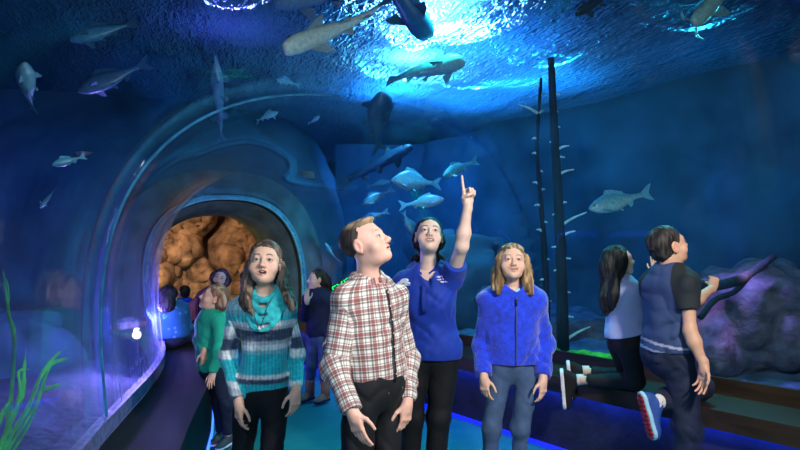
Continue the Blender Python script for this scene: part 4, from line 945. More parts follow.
# ---------------------------------------------------------------- boy in the two-tone tee, one knee on the bench
JE = dict(pel=P(667, 350, 3.26), nk=P(670, 268, 3.20), head=P(668, 246, 3.18), shA=P(653, 284, 3.30), shB=P(687, 284, 3.10), elB=P(690, 331, 3.07), wrB=P(704, 366, 3.03), elA=P(692, 304, 3.50), wrA=P(713, 287, 3.60))
legs(JE, P(660, 358, 3.34), P(680, 362, 3.22), Q(697, 3.46, .615), Q(684, 3.22, .45), P(657, 402, 3.22), Q(679, 3.24, .09))
SE = dict(J=JE, s=.95, B=dict(cw=.132, cd=.092, ww=.124, wd=.095, hw=.130, hd=.100), F=(.62, .78, 0), hf=(.93, .16, .33), hup=(0, 0, 1), hs=.95, mouth=.1, skin='tan', gaze=(.9, .2, .5), bare='AB',
          handA=dict(D=(.35, .35, .9), N=(.2, .9, -.2), T=(-.6, 0, .8), pose='fist', s=.9), handB=dict(D=(-.12, -.05, -1), N=(-.8, -.3, 0), T=(.3, -.9, 0), pose='soft'), brow=V(.06, .04, .03))
rE = build_person('person', 'boy in a navy two-tone tee kneeling on the bench with one leg', SE)
RE = SE['_']['R']
def teecol(v, uvw, isarm):
    c = np.tile(V(.030, .058, .155), (len(v), 1)); t = ((v - JE['pel']) @ SE['_']['up']) / SE['_']['T']
    x = (v - JE['nk']) @ RE[:, 0]; side = (x if (JE['shB'] - JE['nk']) @ RE[:, 0] > 0 else -x)
    st = (np.abs(np.sin(t * 34 + 1.5 * vnoise(v * 8))) > .86) & (t < .16); c[st] = (.35, .38, .55)
    m = (isarm > 0) | ((t > .62) & (np.abs(x) > .075 + .12 * (.95 - t))); c[m] = (.010, .016, .022); return c
garment(SE, 'tee_shirt', M_CLOTH, off=.018, sleeve={'A': .55, 'B': .55}, hem=P(667, 352, 3.2), hemf=(0, 0, -1), neck=f_cap(JE['nk'] + V(.02, .02, .02), JE['nk'] + V(.02, .02, .12), .052, .06), wr=.0085, res=.0055, colf=teecol, srad=(.070, .066, .055), sc=.8)
trousers(SE, 'jeans', M_NAVYP, off=.012, rad=(.096, .074, .060), wr=.008)
hair(SE, V(.012, .011, .012), V(.055, .048, .045), top=(.083, .101, .089), nz=.0030, low=-.025, res=.0034, ears=True, hy=.012, label='short dark hair lit teal on top')
M_BLUESH = mat('blue_mesh_shoe', hexc(36, 74, 150), .7, noise=.2); M_SOLER = mat('red_outsole', hexc(175, 40, 44), .6, noise=.35, nscale=40); M_LB = mat('pale_blue_midsole', hexc(150, 200, 225), .5)
shoe(SE, JE['anA'], (.22, -.12, -1), (.95, .12, .2), M_BLUESH, M_LB, 1.0, trim=M_SOLER)
shoe(SE, JE['anB'], (.8, .5, 0), (0, 0, 1), M_BLUESH, M_LB, 1.0)
M_SOCK = mat('white_sock', hexc(215, 205, 205), .9)
MB().tube([JE['anA'] + V(-.02, -.01, -.0), JE['anA'] + V(.045, .03, -.0)], [.040, .040], 14).obj('sock', M_SOCK, rE, True)
# ---------------------------------------------------------------- girl kneeling with long dark hair
JF = dict(pel=P(625, 336, 3.70), nk=P(620, 279, 3.68), head=P(619, 261, 3.68), shA=P(612, 291, 3.78), shB=P(632, 290, 3.60), elB=P(638, 316, 3.66), wrB=P(650, 292, 3.80), elA=P(632, 308, 3.92), wrA=P(655, 272, 3.93))
legs(JF, P(620, 346, 3.74), P(630, 346, 3.64), Q(627, 3.83, .60), Q(633, 3.70, .60), Q(584, 3.90, .60), Q(590, 3.68, .585))
JF['anA'], JF['anB'] = Q(580, 4.05, .59), Q(574, 3.90, .565)
SF = dict(J=JF, s=.82, B=dict(cw=.108, cd=.078, ww=.098, wd=.076, hw=.108, hd=.085), F=(.72, .69, 0), hf=(.96, .12, .22), hup=(0, 0, 1), hs=.85, mouth=.2, skin='fair', gaze=(.9, .2, .3), nr=.04,
          handA=dict(D=(.1, .3, 1), N=(.3, .9, 0), T=(-.8, .2, .2), pose='flat', s=.9), handB=dict(D=(.3, .5, .7), N=(.3, .9, 0), T=(-.6, .3, .5), pose='soft', s=.9))
rF = build_person('person', 'girl in a pale lavender top with long dark hair kneeling on the bench', SF)
garment(SF, 'top', mat('lavender_jersey', hexc(168, 178, 222), .8, bump=.08, noise=.08), off=.014, sleeve=1.9, hem=P(625, 338, 3.6), hemf=(.25, 0, -1), neck=f_cap(JF['nk'] + V(.02, .02, .02), JF['nk'] + V(.02, .02, .1), .045, .05), wr=.005, res=.0055, srad=(.054, .046, .036), flare=.006)
trousers(SF, 'leggings', M_BLACKP, off=.004, rad=(.088, .066, .044), wr=.003, ends=(.08, .08))
hair(SF, V(.008, .010, .011), V(.035, .038, .036), face=((0, .100, -.030), (.075, .080, .096)), locks=[
    ([to_world(SF, (.05, -.02, .08)), to_world(SF, (.084, -.02, 0)), P(616, 278, 3.62), P(614, 295, 3.60), P(612, 310, 3.61)], [.03, .035, .034, .03, .012]),
    ([to_world(SF, (0, -.07, .05)), to_world(SF, (.02, -.095, -.03)), P(610, 280, 3.68), P(607, 298, 3.66), P(607, 314, 3.66)], [.04, .045, .045, .042, .014]),
    ([to_world(SF, (-.05, -.05, .05)), to_world(SF, (-.05, -.08, -.03)), P(607, 280, 3.76), P(605, 300, 3.74), P(605, 312, 3.74)], [.04, .045, .04, .036, .012])], label='long dark hair falling down her back')
M_SHW = mat('black_suede', hexc(16, 18, 24), .85)
shoe(SF, JF['anB'] - V(.01, 0, 0), (.05, -.1, -1), (.95, -.25, 0), M_SHW, M_SOLE_W, 1.02, trim=M_SHOE_D)
shoe(SF, JF['anA'] - V(.01, 0, 0), (.05, -.1, -1), (.95, -.25, 0), M_SHW, M_SOLE_W, 1.02, trim=M_SHOE_D)
for sd in 'AB': MB().tube([JF['an' + sd] + V(-.0, 0, 0), JF['an' + sd] + V(.05, -.01, .005)], [.036, .034], 14).obj('sock', M_SOCK, rF, True)
# ---------------------------------------------------------------- people further down the tunnel
def simple(J, **k): return dict(J=J, res=1.5, **k)
def top(spec, name, material, hem, off=.014, sl=1.93, srad=(.056, .048, .040), neck=True, label=None, wr=.004):
    J = spec['J']; return garment(spec, name, material, off=off, sleeve=sl, hem=hem, hemf=(0, 0, -1), neck=f_cap(J['nk'], J['nk'] + V(0, 0, .1), .045, .05) if neck else None, wr=wr, res=.008, srad=srad, label=label)
# seated, seen from behind
J = dict(pel=Q(173, 5.55, .62), nk=Q(170, 5.50, .92), head=P(169, 297, 5.48), shA=Q(155, 5.5, .85), shB=Q(183, 5.6, .86), elA=Q(155, 5.75, .68), elB=Q(189, 5.66, .66), wrA=Q(166, 5.95, .62), wrB=Q(184, 5.9, .60))
legs(J, Q(170, 5.6, .60), Q(181, 5.62, .60), Q(200, 5.80, .60), Q(208, 5.70, .60), Q(212, 5.84, .12), Q(218, 5.74, .12))
S = simple(J, s=.85, B=dict(cw=.125, cd=.095, ww=.13, wd=.1, hw=.14, hd=.11), F=(.25, .95, 0), hf=(-.1, 1, .05), hs=.88, mouth=.1, handA=dict(D=(.3, .6, -.5), N=(0, 0, -1), T=(1, 0, 0)), handB=dict(D=(-.3, .6, -.5), N=(0, 0, -1), T=(-1, 0, 0)))
build_person('person', 'dark-haired person in a blue speckled denim jacket sitting with back turned', S)
def speck():
    m = mat('speckled_denim', hexc(28, 84, 128), .85, bump=.1); nt = m.node_tree; N = nt.nodes; L = nt.links; b = N['Principled BSDF']
    vo = N.new('ShaderNodeTexVoronoi'); vo.inputs['Scale'].default_value = 16; tc = N.new('ShaderNodeTexCoord'); L.new(tc.outputs['Object'], vo.inputs['Vector'])
    r = N.new('ShaderNodeMapRange'); r.inputs[1].default_value = .12; r.inputs[2].default_value = .26; r.inputs[3].default_value = 1; r.inputs[4].default_value = 0; L.new(vo.outputs['Distance'], r.inputs[0])
    mx = N.new('ShaderNodeMix'); mx.data_type = 'RGBA'; mx.inputs[6].default_value = hexc(30, 88, 132); mx.inputs[7].default_value = hexc(84, 150, 180); L.new(r.outputs[0], mx.inputs[0]); L.new(mx.outputs[2], b.inputs['Base Color']); return m
top(S, 'denim_jacket', speck(), Q(170, 5.5, .60), off=.02, srad=(.07, .062, .05))
trousers(S, 'trousers', M_NAVYP, res=.009, rad=(.09, .066, .052))
hair(S, V(.010, .009, .010), V(.035, .03, .035), face=((0, .11, -.03), (.07, .07, .09)), top=(.092, .106, .095), res=.006, locks=[([to_world(S, (0, -.06, .02)), to_world(S, (0, -.09, -.06)), J['nk'] + V(0, -.06, .01), J['nk'] + V(0, -.08, -.05)], [.06, .075, .065, .03])])
for sd in 'AB': shoe(S, J['an' + sd], (.1, 1, 0), (0, 0, 1), M_SHOE_D, M_SOLE_W, .85)
# girl in green hoodie leaning on the ledge
J = dict(pel=Q(213, 4.22, .60), nk=P(211, 313, 4.22), head=P(214, 298, 4.20), shA=P(203, 322, 4.30), shB=P(219, 322, 4.12), elA=P(199, 340, 4.24), elB=P(219, 350, 4.04), wrA=P(204, 352, 4.1), wrB=P(213, 373, 4.06))
legs(J, Q(212, 4.28, .58), Q(218, 4.2, .58), Q(221, 4.32, .32), Q(228, 4.25, .32), Q(223, 4.38, .08), Q(230, 4.3, .08))
S = simple(J, s=.74, B=dict(cw=.095, cd=.078, ww=.09, wd=.075, hw=.095, hd=.08), F=(-.75, -.6, 0), hf=(-.82, -.30, .36), hs=.86, mouth=.4, skin='rosy', brow=V(.35, .2, .1), nr=.04, handA=dict(D=(0, .1, -1), N=(-.5, .5, 0), T=(-.5, -.5, 0)), handB=dict(D=(.0, -.55, -.6), N=(0, -.4, -1), T=(-1, 0, 0), pose='soft'))
build_person('person', 'small red-haired girl in a green hoodie leaning a hand on the ledge', S)
M_GREEN = mat('green_hoodie', hexc(30, 165, 140), .85, noise=.1)
top(S, 'hoodie', M_GREEN, Q(213, 4.22, .53), off=.02, srad=(.062, .056, .046), wr=.006)
hd = f_u(.02, *[f_cap(J['nk'] + V(.09 * math.cos(a) + .02, .07 * math.sin(a) + .01, -.002 - .02 * math.cos(a)), J['nk'] + V(.09 * math.cos(a + .4) + .02, .07 * math.sin(a + .4) + .01, -.002 - .02 * math.cos(a + .4)), .026) for a in np.arange(-1.9, 2.3, .4)])
lo, hi = bb([J['nk']], .16); v, f = polygonise(hd, lo, hi, .007); mesh_obj('hood', v, f, M_GREEN, S['_']['root'], True)
trousers(S, 'leggings', M_NAVYP, res=.009, rad=(.085, .062, .048))
hair(S, V(.20, .09, .06), V(.55, .33, .24), face=((0, .095, -.034), (.070, .076, .094)), top=(.084, .102, .088), res=.005, locks=[
    ([to_world(S, (.05, -.05, .04)), to_world(S, (.07, -.07, -.03)), J['nk'] + V(.06, .0, .01), J['nk'] + V(.08, -.02, -.03)], [.03, .032, .026, .01]), ([to_world(S, (-.05, -.05, .04)), to_world(S, (-.06, -.07, -.03)), J['nk'] + V(.03, .06, -.01)], [.03, .032, .02])])
for sd in 'AB': shoe(S, J['an' + sd], (-.3, -1, 0), (0, 0, 1), M_SH2, M_SOLE_W, .7)
# woman with the pale face, leaning back
J = dict(pel=Q(199, 6.35, .62), nk=P(214, 291, 6.40), head=P(220.5, 278, 6.38), shA=P(203, 297, 6.42), shB=P(222, 297, 6.30), elA=P(190, 308, 6.3), elB=P(221, 325, 6.15), wrA=P(188, 322, 6.15), wrB=P(212, 338, 6.05))
legs(J, Q(197, 6.3, .60), Q(205, 6.3, .60), Q(222, 6.1, .59), Q(230, 6.2, .59), Q(224, 6.06, .1), Q(233, 6.16, .1))
S = simple(J, s=.92, B=dict(cw=.12, cd=.09, ww=.11, wd=.085, hw=.125, hd=.1), F=(-.3, -1, 0), hf=(.12, -.98, .08), hup=(.35, 0, 1), hs=.88, mouth=.2, skin='pale', nr=.042, handA=dict(D=(.2, -.4, -.8), N=(0, 1, -.2), T=(1, 0, 0)), handB=dict(D=(-.5, -.5, -.3), N=(0, .3, -1), T=(-1, 0, 0)))
build_person('person', 'pale-faced woman in a dusky pink sweater with long dark hair', S)
top(S, 'sweater', mat('dusky_pink_knit', hexc(150, 84, 130), .85, noise=.15), Q(203, 6.35, .54), srad=(.062, .056, .045), off=.018)
trousers(S, 'trousers', M_NAVYP, res=.010, rad=(.09, .066, .052))
hair(S, V(.022, .014, .03), V(.10, .06, .14), face=((0, .090, -.034), (.066, .076, .094)), res=.006, locks=[
    ([to_world(S, (-.06, -.01, .05)), to_world(S, (-.085, 0, -.04)), P(204, 298, 6.26), P(201, 318, 6.22), P(200, 338, 6.2)], [.03, .035, .045, .045, .015]),
    ([to_world(S, (.06, -.01, .05)), to_world(S, (.085, 0, -.04)), P(222, 298, 6.22), P(218, 320, 6.16)], [.028, .03, .035, .012])])
for sd in 'AB': shoe(S, J['an' + sd], (-.1, -1, 0), (0, 0, 1), M_SHOE_D, M_SHOE_D, .9)
# child far off in blue
J = dict(pel=Q(184, 7.4, .50), nk=P(184, 300, 7.4), head=P(184, 292.5, 7.4), shA=P(178, 303, 7.4), shB=P(190, 303, 7.4), elA=P(177, 313, 7.4), elB=P(191, 313, 7.4), wrA=P(178, 322, 7.35), wrB=P(190, 322, 7.35))
legs(J, Q(181, 7.4, .48), Q(187, 7.4, .48), Q(181, 7.38, .28), Q(187, 7.38, .28), Q(181, 7.4, .07), Q(187, 7.4, .07))
S = simple(J, s=.66, fine=False, B=dict(cw=.09, cd=.07, ww=.085, wd=.07, hw=.09, hd=.075), F=(.3, 1, 0), hf=(-.6, .6, .2), hs=.8, mouth=.1, handA=dict(D=(0, 0, -1), N=(1, 0, 0), T=(0, -1, 0)), handB=dict(D=(0, 0, -1), N=(-1, 0, 0), T=(0, -1, 0)))
build_person('person', 'small child in a bright blue shirt standing near the tunnel end', S)
top(S, 'shirt', mat('bright_blue_shirt', hexc(16, 70, 200), .8), Q(184, 7.4, .48)); trousers(S, 'trousers', M_NAVYP, res=.011, rad=(.085, .066, .052)); hair(S, V(.02, .015, .012), V(.06, .04, .03), res=.007)
for sd in 'AB': shoe(S, J['an' + sd], (0, 1, 0), (0, 0, 1), M_SHOE_D, M_SHOE_D, .7)
# girl in the dark hoodie further back
J = dict(pel=P(319, 332, 5.55), nk=P(318, 291, 5.55), head=P(317, 279.5, 5.53), shA=P(308, 299, 5.62), shB=P(328, 299, 5.50), elA=P(304, 316, 5.5), elB=P(331, 322, 5.5), wrA=P(307, 301, 5.36), wrB=P(328, 340, 5.42))
legs(J, Q(314, 5.58, .58), Q(325, 5.52, .58), Q(312, 5.56, .34), Q(325, 5.5, .34), Q(311, 5.6, .09), Q(326, 5.54, .09))
S = simple(J, s=.80, B=dict(cw=.10, cd=.08, ww=.10, wd=.08, hw=.11, hd=.085), F=(-.45, -1, 0), hf=(-.93, -.35, .10), hs=.82, mouth=.15, nr=.04, handA=dict(D=(-.1, .1, 1), N=(.3, 1, 0), T=(1, 0, 0), pose='soft'), handB=dict(D=(0, -.1, -1), N=(-.5, .5, 0), T=(-.5, -.5, 0)))
build_person('person', 'girl in a dark navy hoodie, jeans and tan boots standing alone behind', S)
top(S, 'hoodie', mat('dark_navy_hoodie', hexc(22, 28, 62), .85), P(319, 345, 5.5), off=.022, srad=(.064, .058, .046), wr=.005)
trousers(S, 'jeans', M_JEANS, res=.009, rad=(.085, .064, .05), ends=(.12, .12))
hair(S, V(.016, .012, .012), V(.06, .045, .04), face=((0, .095, -.034), (.072, .078, .094)), res=.005, locks=[([to_world(S, (0, -.09, .03)), to_world(S, (0, -.125, -.02)), P(329, 290, 5.6), P(330, 297, 5.6)], [.035, .034, .026, .008])])
M_TAN = mat('tan_suede', hexc(150, 110, 84), .85)
for sd in 'AB':
    a = J['an' + sd]; shoe(S, a, (-.55, -.8, 0), (0, 0, 1), M_TAN, M_SHOE_D, .8, name='boot'); MB().tube([a + V(0, 0, -.02), a + V(0, 0, .11)], [.040, .047], 14).obj('boot_shaft', M_TAN, S['_']['root'], True)
# ================================================================ life in the tank
M_FISH = mat('fish_skin', attr=True, rough=.35, noise=.22, nscale=38, bump=.18, bscale=90, spec=.6)
M_FIN = mat('fish_fin', attr=True, rough=.5, noise=.25, nscale=60, spec=.4)
M_FEYE = mat('fish_eye', hexc(12, 14, 18), .1, spec=.8)
PROF = {  # along the body: (t, half height, half width, centre shift)
 'bass': [(0, .012, .012, 0), (.04, .045, .035, 0), (.14, .095, .062, 0), (.30, .135, .075, .005), (.48, .135, .070, .0), (.65, .095, .05, 0), (.80, .050, .026, 0), (.90, .034, .013, 0), (1, .036, .006, 0)],
 'carp': [(0, .015, .016, -.01), (.05, .050, .045, -.005), (.16, .105, .075, 0), (.32, .140, .085, .008), (.50, .130, .078, .004), (.68, .085, .05, 0), (.83, .045, .025, 0), (.92, .036, .014, 0), (1, .036, .006, 0)],
 'cat': [(0, .018, .036, 0), (.03, .034, .054, 0), (.12, .056, .068, 0), (.26, .068, .066, 0), (.42, .064, .056, 0), (.60, .050, .040, 0), (.78, .042, .026, 0), (.90, .032, .013, 0), (1, .030, .006, 0)],
 'sturgeon': [(0, .006, .012, -.006), (.06, .016, .026, -.004), (.14, .038, .044, 0), (.28, .062, .058, 0), (.45, .060, .055, 0), (.62, .044, .040, 0), (.80, .026, .022, 0), (.92, .016, .012, .004), (1, .010, .006, .010)],
 'deep': [(0, .014, .012, -.01), (.06, .06, .035, 0), (.2, .15, .06, .01), (.4, .20, .068, .02), (.58, .17, .06, .01), (.75, .09, .035, 0), (.88, .045, .016, 0), (1, .042, .006, 0)]}
def fish(label, tail, head, kind='bass', up=(0, 0, 1), bend=0.0, back=V(.05, .12, .17), belly=V(.5, .62, .66), category='fish', group=None, whisk=False, fins=1.0, name='fish', fat=1.0):
    tail = np.asarray(tail, float); head = np.asarray(head, float); L = np.linalg.norm(head - tail); F = nrm(head - tail); U = nrm(np.asarray(up, float) - F * (np.asarray(up, float) @ F)); S = np.cross(F, U)
    body_len = .84 * L; c = (head + tail) / 2
    root = empty(name, c, label, category, group)
    bz = lambda t: S * (bend * L * math.sin(t * PI * 1.1) ) + 0
    sp = lambda t: head - F * (t * body_len) + S * bend * L * (math.sin(t * 3.6 - .4) - math.sin(-.4)) * t
    pr = PROF[kind]; ts = [a[0] for a in pr]; T = np.linspace(0, 1, 34); n = 18; vs = []; col = []
    for t in T:
        tt = t ** 1.15
        h, w, sh = (np.interp(tt, ts, [a[k] for a in pr]) * L * fat for k in (1, 2, 3))
        for a in np.linspace(0, 2 * PI, n, endpoint=False):
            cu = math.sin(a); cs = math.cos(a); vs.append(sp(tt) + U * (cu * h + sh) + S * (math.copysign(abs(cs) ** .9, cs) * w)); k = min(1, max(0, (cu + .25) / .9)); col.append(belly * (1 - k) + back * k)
    vs.insert(0, sp(0) + F * .004 * L); col.insert(0, belly * .7)
    m = len(T); f = [(0, 1 + (j + 1) % n, 1 + j) for j in range(n)] + [(1 + i * n + j, 1 + i * n + (j + 1) % n, 1 + (i + 1) * n + (j + 1) % n, 1 + (i + 1) * n + j) for i in range(m - 1) for j in range(n)] + [tuple(1 + (m - 1) * n + j for j in range(n))]
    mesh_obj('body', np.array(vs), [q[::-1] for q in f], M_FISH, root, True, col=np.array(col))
    prf = lambda t, k: np.interp(t, ts, [a[k] for a in pr]) * L * fat
    def fin(nm, pts, thick=.006, c=None):
        pts = [np.asarray(p, float) for p in pts]; nn = nrm(np.cross(pts[1] - pts[0], pts[-1] - pts[0])); th = thick * L; k = len(pts); cen = sum(pts) / k
        v = [cen + nn * th] + [p + nn * .25 * th for p in pts] + [cen - nn * th] + [p - nn * .25 * th for p in pts]; ff = []
        for i in range(k):
            j = (i + 1) % k; ff += [(0, 1 + i, 1 + j), (k + 1, k + 2 + j, k + 2 + i), (1 + i, k + 2 + i, k + 2 + j, 1 + j)]
        cc = (back * .8 + belly * .2) if c is None else c; mesh_obj(nm, np.array(v), ff, M_FIN, root, False, col=np.tile(cc, (len(v), 1)) * (1 + .2 * np.random.RandomState(3).rand(len(v), 1)))
    e = sp(1); Ft = nrm(sp(.9) - sp(1.0)); tl = .17 * L
    if kind == 'sturgeon': fin('tail_fin', [e + U * .01 * L, e - Ft * tl * 1.1 + U * .13 * L, e - Ft * tl * .35 + U * .02 * L, e - Ft * tl * .4 - U * .06 * L, e - U * .012 * L], c=back)
    elif kind == 'cat': fin('tail_fin', [e + Ft * .02 * L + U * .03 * L, e - Ft * tl * .8 + U * .075 * L, e - Ft * tl * .9 + U * .01 * L, e - Ft * tl * .8 - U * .07 * L, e + Ft * .02 * L - U * .03 * L])
    else: fin('tail_fin', [e + Ft * .02 * L + U * .03 * L, e - Ft * tl * .6 + U * .11 * L, e - Ft * tl + U * .13 * L, e - Ft * tl * .62, e - Ft * tl - U * .12 * L, e - Ft * tl * .6 - U * .10 * L, e + Ft * .02 * L - U * .03 * L])
    d0, d1, dh = {'bass': (.30, .66, .07), 'carp': (.34, .66, .07), 'cat': (.28, .38, .09), 'sturgeon': (.74, .84, .05), 'deep': (.30, .72, .08)}[kind]
    dt = lambda t, k: sp(t) + U * (prf(t, 1) * .93 + prf(t, 3) + k * L)
    fin('dorsal_fin', [dt(d0, 0), dt(d0 + .05, dh * fins), dt((d0 + d1) / 2, dh * .8 * fins), dt(d1, dh * .45 * fins), dt(d1 + .02, 0), dt((d0 + d1) / 2, -.02)])
    db = lambda t, k: sp(t) - U * (prf(t, 1) * .93 - prf(t, 3) + k * L)
    fin('anal_fin', [db(.70, 0), db(.75, .07 * fins), db(.80, .05 * fins), db(.82, 0)])
    for sx in (-1, 1):
        q = sp(.22) - U * prf(.22, 1) * .35 + S * sx * prf(.22, 2) * .88; fin('pectoral_fin', [q + F * .02 * L, q + S * sx * .07 * L * fins - F * .05 * L - U * .05 * L, q + S * sx * .085 * L * fins - F * .10 * L - U * .06 * L, q - F * .10 * L - U * .03 * L, q - F * .015 * L])
        q = sp(.50) - U * prf(.50, 1) * .75 + S * sx * prf(.5, 2) * .5; fin('pelvic_fin', [q + F * .015 * L, q + S * sx * .035 * L - F * .04 * L - U * .05 * L, q - F * .075 * L - U * .03 * L, q - F * .015 * L])
        q = sp(.085) + U * prf(.085, 1) * .35 + S * sx * prf(.085, 2) * .88; sphere_obj('eye', q, .011 * L, M_FEYE, root, n=6)
    if whisk:
        for sx, a in ((-1, .5), (1, .5), (-1, -.2), (1, -.2)):
            q = sp(.015) + S * sx * prf(.02, 2) * .8; MB().tube(smooth_path([q, q + F * .05 * L + S * sx * .05 * L + U * a * .03 * L, q + F * .04 * L + S * sx * .12 * L - U * .02 * L], 4), [.005 * L] * 8 + [.002 * L], 5).obj('barbel', M_FIN, root, True, col=np.tile(belly * .7, (9 * 5, 1)))
    return root
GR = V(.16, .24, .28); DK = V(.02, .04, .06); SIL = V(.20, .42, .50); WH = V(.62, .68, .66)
fish('pale-bellied catfish with trailing fins swimming up to the top edge', P(396, -4, 4.9), P(284, 50, 4.2), 'cat', up=(.1, .9, .6), belly=V(.60, .66, .60), back=V(.16, .22, .26), bend=.03, fins=.7, fat=.85)
fish('big grey catfish cut by the top edge, left of the light', P(400, -16, 5.3), P(275, 4, 5.0), 'cat', up=(0, .6, .8), belly=V(.12, .22, .34), back=V(.06, .10, .18), bend=-.02)
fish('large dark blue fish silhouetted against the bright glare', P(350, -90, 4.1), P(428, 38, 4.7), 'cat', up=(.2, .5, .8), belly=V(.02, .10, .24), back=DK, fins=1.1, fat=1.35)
fish('grey-green catfish crossing just below the glare', P(386, 82, 5.2), P(463, 60, 4.7), 'cat', up=(-.1, .6, .75), belly=V(.20, .42, .46), back=V(.08, .20, .24), bend=.02, fat=1.4)
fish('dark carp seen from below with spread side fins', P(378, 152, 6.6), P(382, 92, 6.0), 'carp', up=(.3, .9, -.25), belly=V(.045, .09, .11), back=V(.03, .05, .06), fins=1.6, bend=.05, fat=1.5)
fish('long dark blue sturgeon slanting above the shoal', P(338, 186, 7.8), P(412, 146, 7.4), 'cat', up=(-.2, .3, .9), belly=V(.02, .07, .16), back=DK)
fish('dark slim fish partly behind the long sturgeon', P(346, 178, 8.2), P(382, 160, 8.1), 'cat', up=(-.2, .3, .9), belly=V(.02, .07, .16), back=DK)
fish('plump drum fish at the top of the shoal facing left', P(441, 184, 7.5), P(391, 180, 7.3), 'deep', up=(.05, 0, 1), belly=SIL, back=V(.06, .20, .28))
fish('silvery striped bass facing right above the pointing woman\'s face', P(399, 206, 7.1), P(444, 199, 7.0), 'bass', up=(0, .2, 1), belly=V(.35, .60, .66), back=V(.10, .34, .45))
fish('small fish curving up at the left of the shoal', P(394, 188, 7.6), P(362, 205, 7.5), 'bass', up=(.3, 0, 1), belly=SIL * .8, back=V(.03, .14, .26), bend=.06)
fish('small dark fish lowest in the shoal above the boy\'s head', P(389, 211, 7.5), P(361, 221, 7.5), 'carp', up=(.2, 0, 1), belly=SIL * .8, back=V(.03, .12, .26), bend=-.05)
fish('pale fish nosing down just left of the woman\'s face', P(403, 211, 7.2), P(413, 234, 7.2), 'deep', up=(1, .2, .3), belly=SIL * .6, back=V(.02, .15, .25))
fish('small fish behind the shoal pointing to the raised finger', P(366, 186, 8.6), P(390, 182, 8.5), 'bass', belly=SIL * .7, back=V(.03, .16, .3))
fish('bright teal fish curled beside the fingertip', P(478, 160, 7.6), P(443, 176, 7.4), 'bass', up=(.4, 0, 1), belly=V(.2, .6, .62), back=V(.08, .4, .45), bend=.07)
fish('teal fish hanging behind the plaid boy\'s head', P(340, 262, 8.2), P(325, 243, 8.1), 'bass', up=(-.6, 0, .8), belly=V(.2, .5, .6), back=V(.04, .28, .4), bend=.06)
fish('silver carp alone in the open right-hand tank', P(652, 192, 5.6), P(589, 209, 5.5), 'bass', up=(.1, 0, 1), belly=V(.30, .62, .66), back=V(.10, .40, .50))
fish('pale whiskered catfish nosing down at the top right', P(760, -48, 4.7), P(693, 24, 4.5), 'cat', up=(.5, .5, .6), belly=V(.22, .40, .36), back=V(.05, .16, .2), whisk=True, fins=1.1)
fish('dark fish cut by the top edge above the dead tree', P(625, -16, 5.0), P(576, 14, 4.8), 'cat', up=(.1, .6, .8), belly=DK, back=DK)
fish('mottled blue fish diving head up at the far left', P(34, 112, 3.3), P(24, 62, 3.1), 'carp', up=(-.5, .6, -.3), belly=V(.16, .34, .44), back=V(.10, .24, .34), fins=1.2, bend=.05, fat=1.5)
fish('slender sturgeon hanging nearly vertical over the arch', P(223, 148, 5.2), P(215, 55, 4.9), 'sturgeon', up=(-.9, .2, .1), belly=V(.10, .26, .45), back=V(.05, .12, .22))
fish('dim blue fish shape standing in for a blurred reflection at upper left', P(150, 62, 4.4), P(78, 92, 4.3), 'bass', up=(.2, .3, .9), belly=V(.07, .16, .30), back=V(.02, .08, .16), fins=1.4)  # reflection on the glass, built as a fish
fish('faint long fish shape standing in for a reflection near the top left corner', P(138, 22, 4.3), P(70, 40, 4.2), 'carp', up=(0, .4, .9), belly=V(.06, .22, .32), back=V(.02, .08, .16), fins=1.4)  # second reflection, also modelled as a fish
fish('slim bright-backed fish circling left of the seam', P(86, 156, 3.5), P(52, 165, 3.4), 'bass', up=(0, 0, 1), belly=V(.08, .3, .4), back=V(.12, .42, .55))
fish('little pale fish slanting downward left of the seam', P(56, 188, 3.5), P(40, 208, 3.4), 'bass', up=(.6, 0, .7), belly=V(.1, .35, .5), back=V(.1, .3, .4))
fish('bright cyan water glint shaped as a fish high over the arch', P(256, 122, 6.2), P(278, 112, 6.1), 'bass', up=(0, .3, .9), belly=V(.3, .8, .85), back=V(.2, .6, .7), fins=1.8, bend=.08)  # water glint modelled as a small bright fish
fish('bright cyan water glint shaped as a fish nearest the long sturgeon of the ceiling', P(300, 86, 6.2), P(276, 79, 6.1), 'bass', up=(0, .3, .9), belly=V(.25, .7, .8), back=V(.1, .45, .6), fins=1.8, bend=-.08)  # another glint of the water given a fish body
fish('tiny pale sliver of a fish right of the cyan glint', P(308, 124, 6.4), P(320, 116, 6.3), 'bass', up=(0, .3, .9), belly=V(.3, .7, .8), back=V(.2, .5, .6))
# ---------------------------------------------------------------- dead trees
M_BARK = mat('waterlogged_bark', hexc(26, 44, 56), .9, noise=.4, nscale=12, bump=1, bscale=24, stretch=(1, 1, .3))
M_TWIG = mat('pale_bare_twig', hexc(185, 232, 230), .8, noise=.3, nscale=20)
def dead_tree(label, base, pts, r0, r1, twigs, seed):
    rnd = random.Random(seed); root = empty('dead_tree', base, label, 'tree', 'dead trees in the right-hand tank'); path = smooth_path(pts, 8); n = len(path)
    MB().tube(path, [r0 + (r1 - r0) * i / (n - 1) + .004 * rnd.random() for i in range(n)], 10).obj('trunk', M_BARK, root, True)
    for (px, py, dx, dz, ln) in twigs:
        z = P(px, py, base[1])[2]; i = min(range(n), key=lambda k: abs(path[k][2] - z)); q = path[i]; d = nrm(V(dx, rnd.uniform(-.5, .3), dz)); e = q + d * ln
        MB().tube(smooth_path([q, q + d * ln * .5 + V(0, 0, .012), e], 3), [.015, .015, .013, .012, .010, .008, .006], 6).obj('branch', M_TWIG, root, True)
b = Q(562, 5.5, .35)
